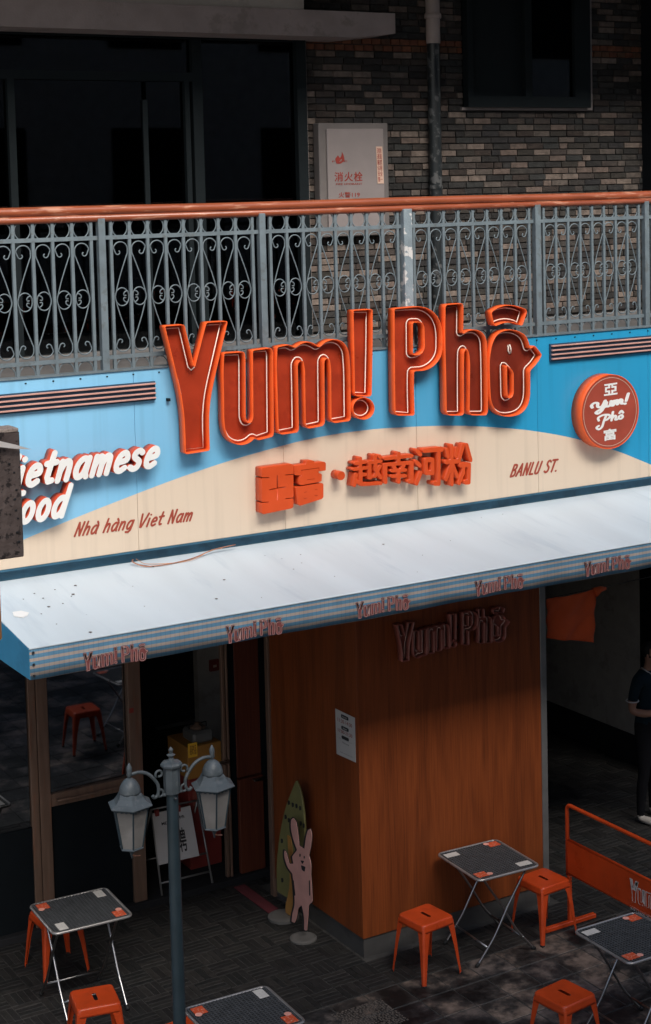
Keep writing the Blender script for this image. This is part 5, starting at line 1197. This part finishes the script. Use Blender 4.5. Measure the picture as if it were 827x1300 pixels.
# ================================================================== FOREGROUND PLATE (left edge)
NY = -4.6
a_, b_ = at(-60, 556, y=NY), at(28.5, 707, y=NY)
fp = thing('metal_sign_box', 'dark pitted metal box at the left edge close to the camera', 'metal box', ((a_.x+b_.x)/2, NY, b_.z)); FP = fp.location.copy()
MB(FP).bbox((a_.x, NY, b_.z), (at(24, 556, y=NY).x+.004, NY+.10, a_.z), .004).build('box_body', 'rusty_plate', fp)
MB(FP).bbox((a_.x, NY-.003, a_.z-.001), (at(24, 556, y=NY).x, NY+.1, a_.z+.014), .003).build('gritty_top', 'speckled_edge', fp)
m = MB(FP)
for px, py, r in [(21, 622, .006), (19, 634, .007), (20.5, 648, .006), (23, 658, .005), (22, 676, .007), (24, 688, .008), (12, 589, .006), (18, 600, .005)]:
    c_ = at(px, py, y=NY); MB(FP).add([(c_.x+v.x*r, NY-.001+v.y*.003, c_.z+v.z*r*.8) for v in icv], icf).build('pit', 'rubber', fp)
wl_ = thing('white_blade', 'thin pale pointed blade lying across the front of the dark metal box', 'blade', tuple(at(10, 565, y=NY-.02)))
bl = [at(a, b, y=NY-.02) for a, b in [(-60, 558), (0, 560), (20, 564.5), (40, 570.5), (20, 569.5), (0, 567.5), (-60, 570)]]
link('blade_face', plate([[(p.x, p.z) for p in bl]], NY-.018, NY-.024, wl_.location), 'white_leaf', wl_)
c0, c1 = at(-60, 735, y=NY), at(5, 772, y=NY); po2 = thing('orange_pole', 'sliver of an orange post at the left edge below the metal box', 'post', (c0.x, NY, 0))
MB(po2.location).tube([((c0.x+c1.x)/2, NY+.05, b_.z-.31), ((c0.x+c1.x)/2, NY+.05, c0.z)], (c1.x-c0.x)/2, 16).build('post_shaft', 'orange_paint', po2, True, True)
MB(po2.location).tube([((c0.x+c1.x)/2-.03, NY+.05, 0), ((c0.x+c1.x)/2-.03, NY+.05, b_.z+.1)], .03, 12).build('support', 'rusty_plate', po2)

# ================================================================== PERSON
def person(px, py, face):
    """standing figure; local +Y forward is turned to 'face' (radians about Z)"""
    t = thing('person', 'person in a dark polo shirt with white sleeve trim standing by the dark column', 'person', (px, py, 0), face)
    V = {}; ed = []; R = {}
    def j(n, co, r, link_=None, r2=None):
        V[n] = co; R[n] = (r, r2 or r)
        if link_: ed.append((link_, n))
    j('pelvis', (0, 0, .93), .145, None, .105)
    j('waist', (0, .0, 1.05), .135, 'pelvis', .10); j('chest', (0, .01, 1.24), .155, 'waist', .11); j('upch', (0, 0, 1.36), .13, 'chest', .095)
    j('neck', (0, .01, 1.45), .052, 'upch', .055); j('neck2', (0, .03, 1.50), .05, 'neck', .055); j('head', (0, .055, 1.565), .07, 'neck2', .082); j('crown', (0, .045, 1.64), .066, 'head', .08); j('top', (0, .035, 1.69), .035, 'crown', .045)
    for s_, n in ((-1, 'L'), (1, 'R')):
        j('hip'+n, (s_*.095, 0, .86), .092, 'pelvis'); j('thigh'+n, (s_*.105, .01, .68), .078, 'hip'+n); j('knee'+n, (s_*.11, .015, .48), .056, 'thigh'+n); j('calf'+n, (s_*.115, -.01, .33), .055, 'knee'+n); j('ankle'+n, (s_*.12, -.02, .09), .04, 'calf'+n)
        j('heel'+n, (s_*.12, -.02, .045), .038, 'ankle'+n); j('ball'+n, (s_*.13, .10, .038), .040, 'heel'+n, .034); j('toe'+n, (s_*.135, .175, .032), .032, 'ball'+n, .026)
        j('sho'+n, (s_*.185, -.005, 1.385), .062, 'upch'); j('arm'+n, (s_*.225, -.03, 1.24), .050, 'sho'+n); j('elb'+n, (s_*.24, -.04, 1.10), .040, 'arm'+n)
        j('fore'+n, (s_*.20, .07, 1.085), .038, 'elb'+n); j('wri'+n, (s_*.12, .19, 1.10), .026, 'fore'+n); j('palm'+n, (s_*.085, .24, 1.11), .034, 'wri'+n, .018)
        for k, (dx, dl) in enumerate([(-.012, .05), (.0, .058), (.012, .055), (.024, .044)]):
            b_ = (s_*(.075-dx*.9), .268, 1.118-k*.014+.02); c_ = (s_*(.06-dx*.6), .268+dl*.6, 1.125-k*.014+.02); e_ = (s_*.045, .268+dl*.8, 1.112-k*.014+.015)
            j('f%d%s' % (k, n), b_, .009, 'palm'+n); j('g%d%s' % (k, n), c_, .0085, 'f%d%s' % (k, n)); j('k%d%s' % (k, n), e_, .007, 'g%d%s' % (k, n))
        j('t1'+n, (s_*.07, .235, 1.14), .011, 'palm'+n); j('t2'+n, (s_*.055, .262, 1.158), .009, 't1'+n)
    names = list(V); me = bpy.data.meshes.new('body'); me.from_pydata([V[n] for n in names], [(names.index(a), names.index(b)) for a, b in ed], [])
    o = bpy.data.objects.new('body', me); COL.objects.link(o); sk = o.modifiers.new('skin', 'SKIN'); sk.use_smooth_shade = True
    for i, n in enumerate(names): d = me.skin_vertices[0].data[i]; d.radius = R[n]; d.use_root = (n == 'pelvis')
    o.modifiers.new('sub', 'SUBSURF').levels = 2
    dg = bpy.context.evaluated_depsgraph_get(); dg.update(); m2 = bpy.data.meshes.new_from_object(o.evaluated_get(dg)); bpy.data.objects.remove(o)
    m2.name = 'body'
    b = link('body', m2, ['skin', 'polo', 'trousers', 'shoe_white'], t, True); b.data.materials.clear() if False else None
    for p in m2.polygons:
        c = p.center; arm = abs(c.x) > .165
        if c.z < .075: p.material_index = 3
        elif c.z < .97: p.material_index = 2
        elif c.z < 1.455 and not (c.y > .10) and not (arm and c.z < 1.20) and abs(c.x) < .30: p.material_index = 1
        else: p.material_index = 0
    # hair, face, collar, cuffs
    bm = bmesh.new(); bmesh.ops.create_uvsphere(bm, u_segments=20, v_segments=14, radius=1)
    for v in bm.verts:
        v.co = Vector((v.co.x*.083, .036+v.co.y*.092, 1.635+v.co.z*.085))
    bmesh.ops.delete(bm, geom=[v for v in bm.verts if (v.co.y > .085 and v.co.z < 1.665) or v.co.z < 1.575], context='VERTS')
    hm = bpy.data.meshes.new('hair'); bm.to_mesh(hm); bm.free(); link('hair', hm, 'hair', t, True)
    for s_ in (-1, 1):
        MB().lathe([(.001, -.02), (.010, -.012), (.013, 0), (.010, .014), (.001, .02)], (s_*.078, .045, 1.60), 8).build('ear', 'skin', t, True)
        MB().lathe([(.001, -.006), (.008, -.003), (.009, 0), (.008, .003), (.001, .006)], (s_*.030, .128, 1.612), 8).build('eye', 'hair', t, True)
    MB().tube([(0, .128, 1.615), (0, .142, 1.59), (0, .150, 1.578)], .01, 6, radii=[.007, .010, .012]).build('nose', 'skin', t, True)
    MB().tube([(-.022, .128, 1.548), (0, .134, 1.545), (.022, .128, 1.548)], .0045, 6).build('mouth', 'painted_red', t, True)
    for s_ in (-1, 1):
        MB().tube([(s_*.06, -.03, 1.475), (s_*.075, .03, 1.455), (s_*.055, .09, 1.42), (s_*.02, .115, 1.40)], .006, 6).build('collar_trim', 'trim_white', t, True)
        n_ = 16; c0 = Vector((s_*.235, -.035, 1.20)); MB().tube([(c0.x+.058*math.cos(2*math.pi*k/n_), c0.y+.058*math.sin(2*math.pi*k/n_), c0.z) for k in range(n_)], .006, 6, closed=True).build('sleeve_trim', 'trim_white', t, True)
    ph_ = MB().bbox((-.07, .275, 1.125), (.07, .285, 1.20), .004).build('phone', 'near_black'); ph_.location = (px, py, 0); ph_.rotation_euler = (0, 0, face)
    tag(ph_, 'dark phone held in both hands by the standing person', 'phone')
    return t
pp = at(806, 1052, z=0)
person(at(824, 1040, z=0).x, at(824, 1040, z=0).y, math.radians(180+20))

# ================================================================== BUILDING ACROSS THE STREET (behind the camera; height and left end shaped to block light)
ob = thing('opposite_building', 'tall plain building across the street behind the viewer, sized to shade the ground', 'building', (0, -13, 0))
OP = ob.location
MB(OP).box((-8.3, -14, 0), (30, -13, 15.5)).build('facade', 'facing_wall', ob)
wm = None
for i in range(-2, 10):
    for j in range(1, 5):
        o = MB().box((-.7, -.02, 0), (.7, .03, 1.8)).build('window', 'near_black', ob) if wm is None else wm.copy()
        if wm is None: wm = o
        else: COL.objects.link(o)
        o.location = (i*3.0, .0, 1.2+j*3.2-2.2)
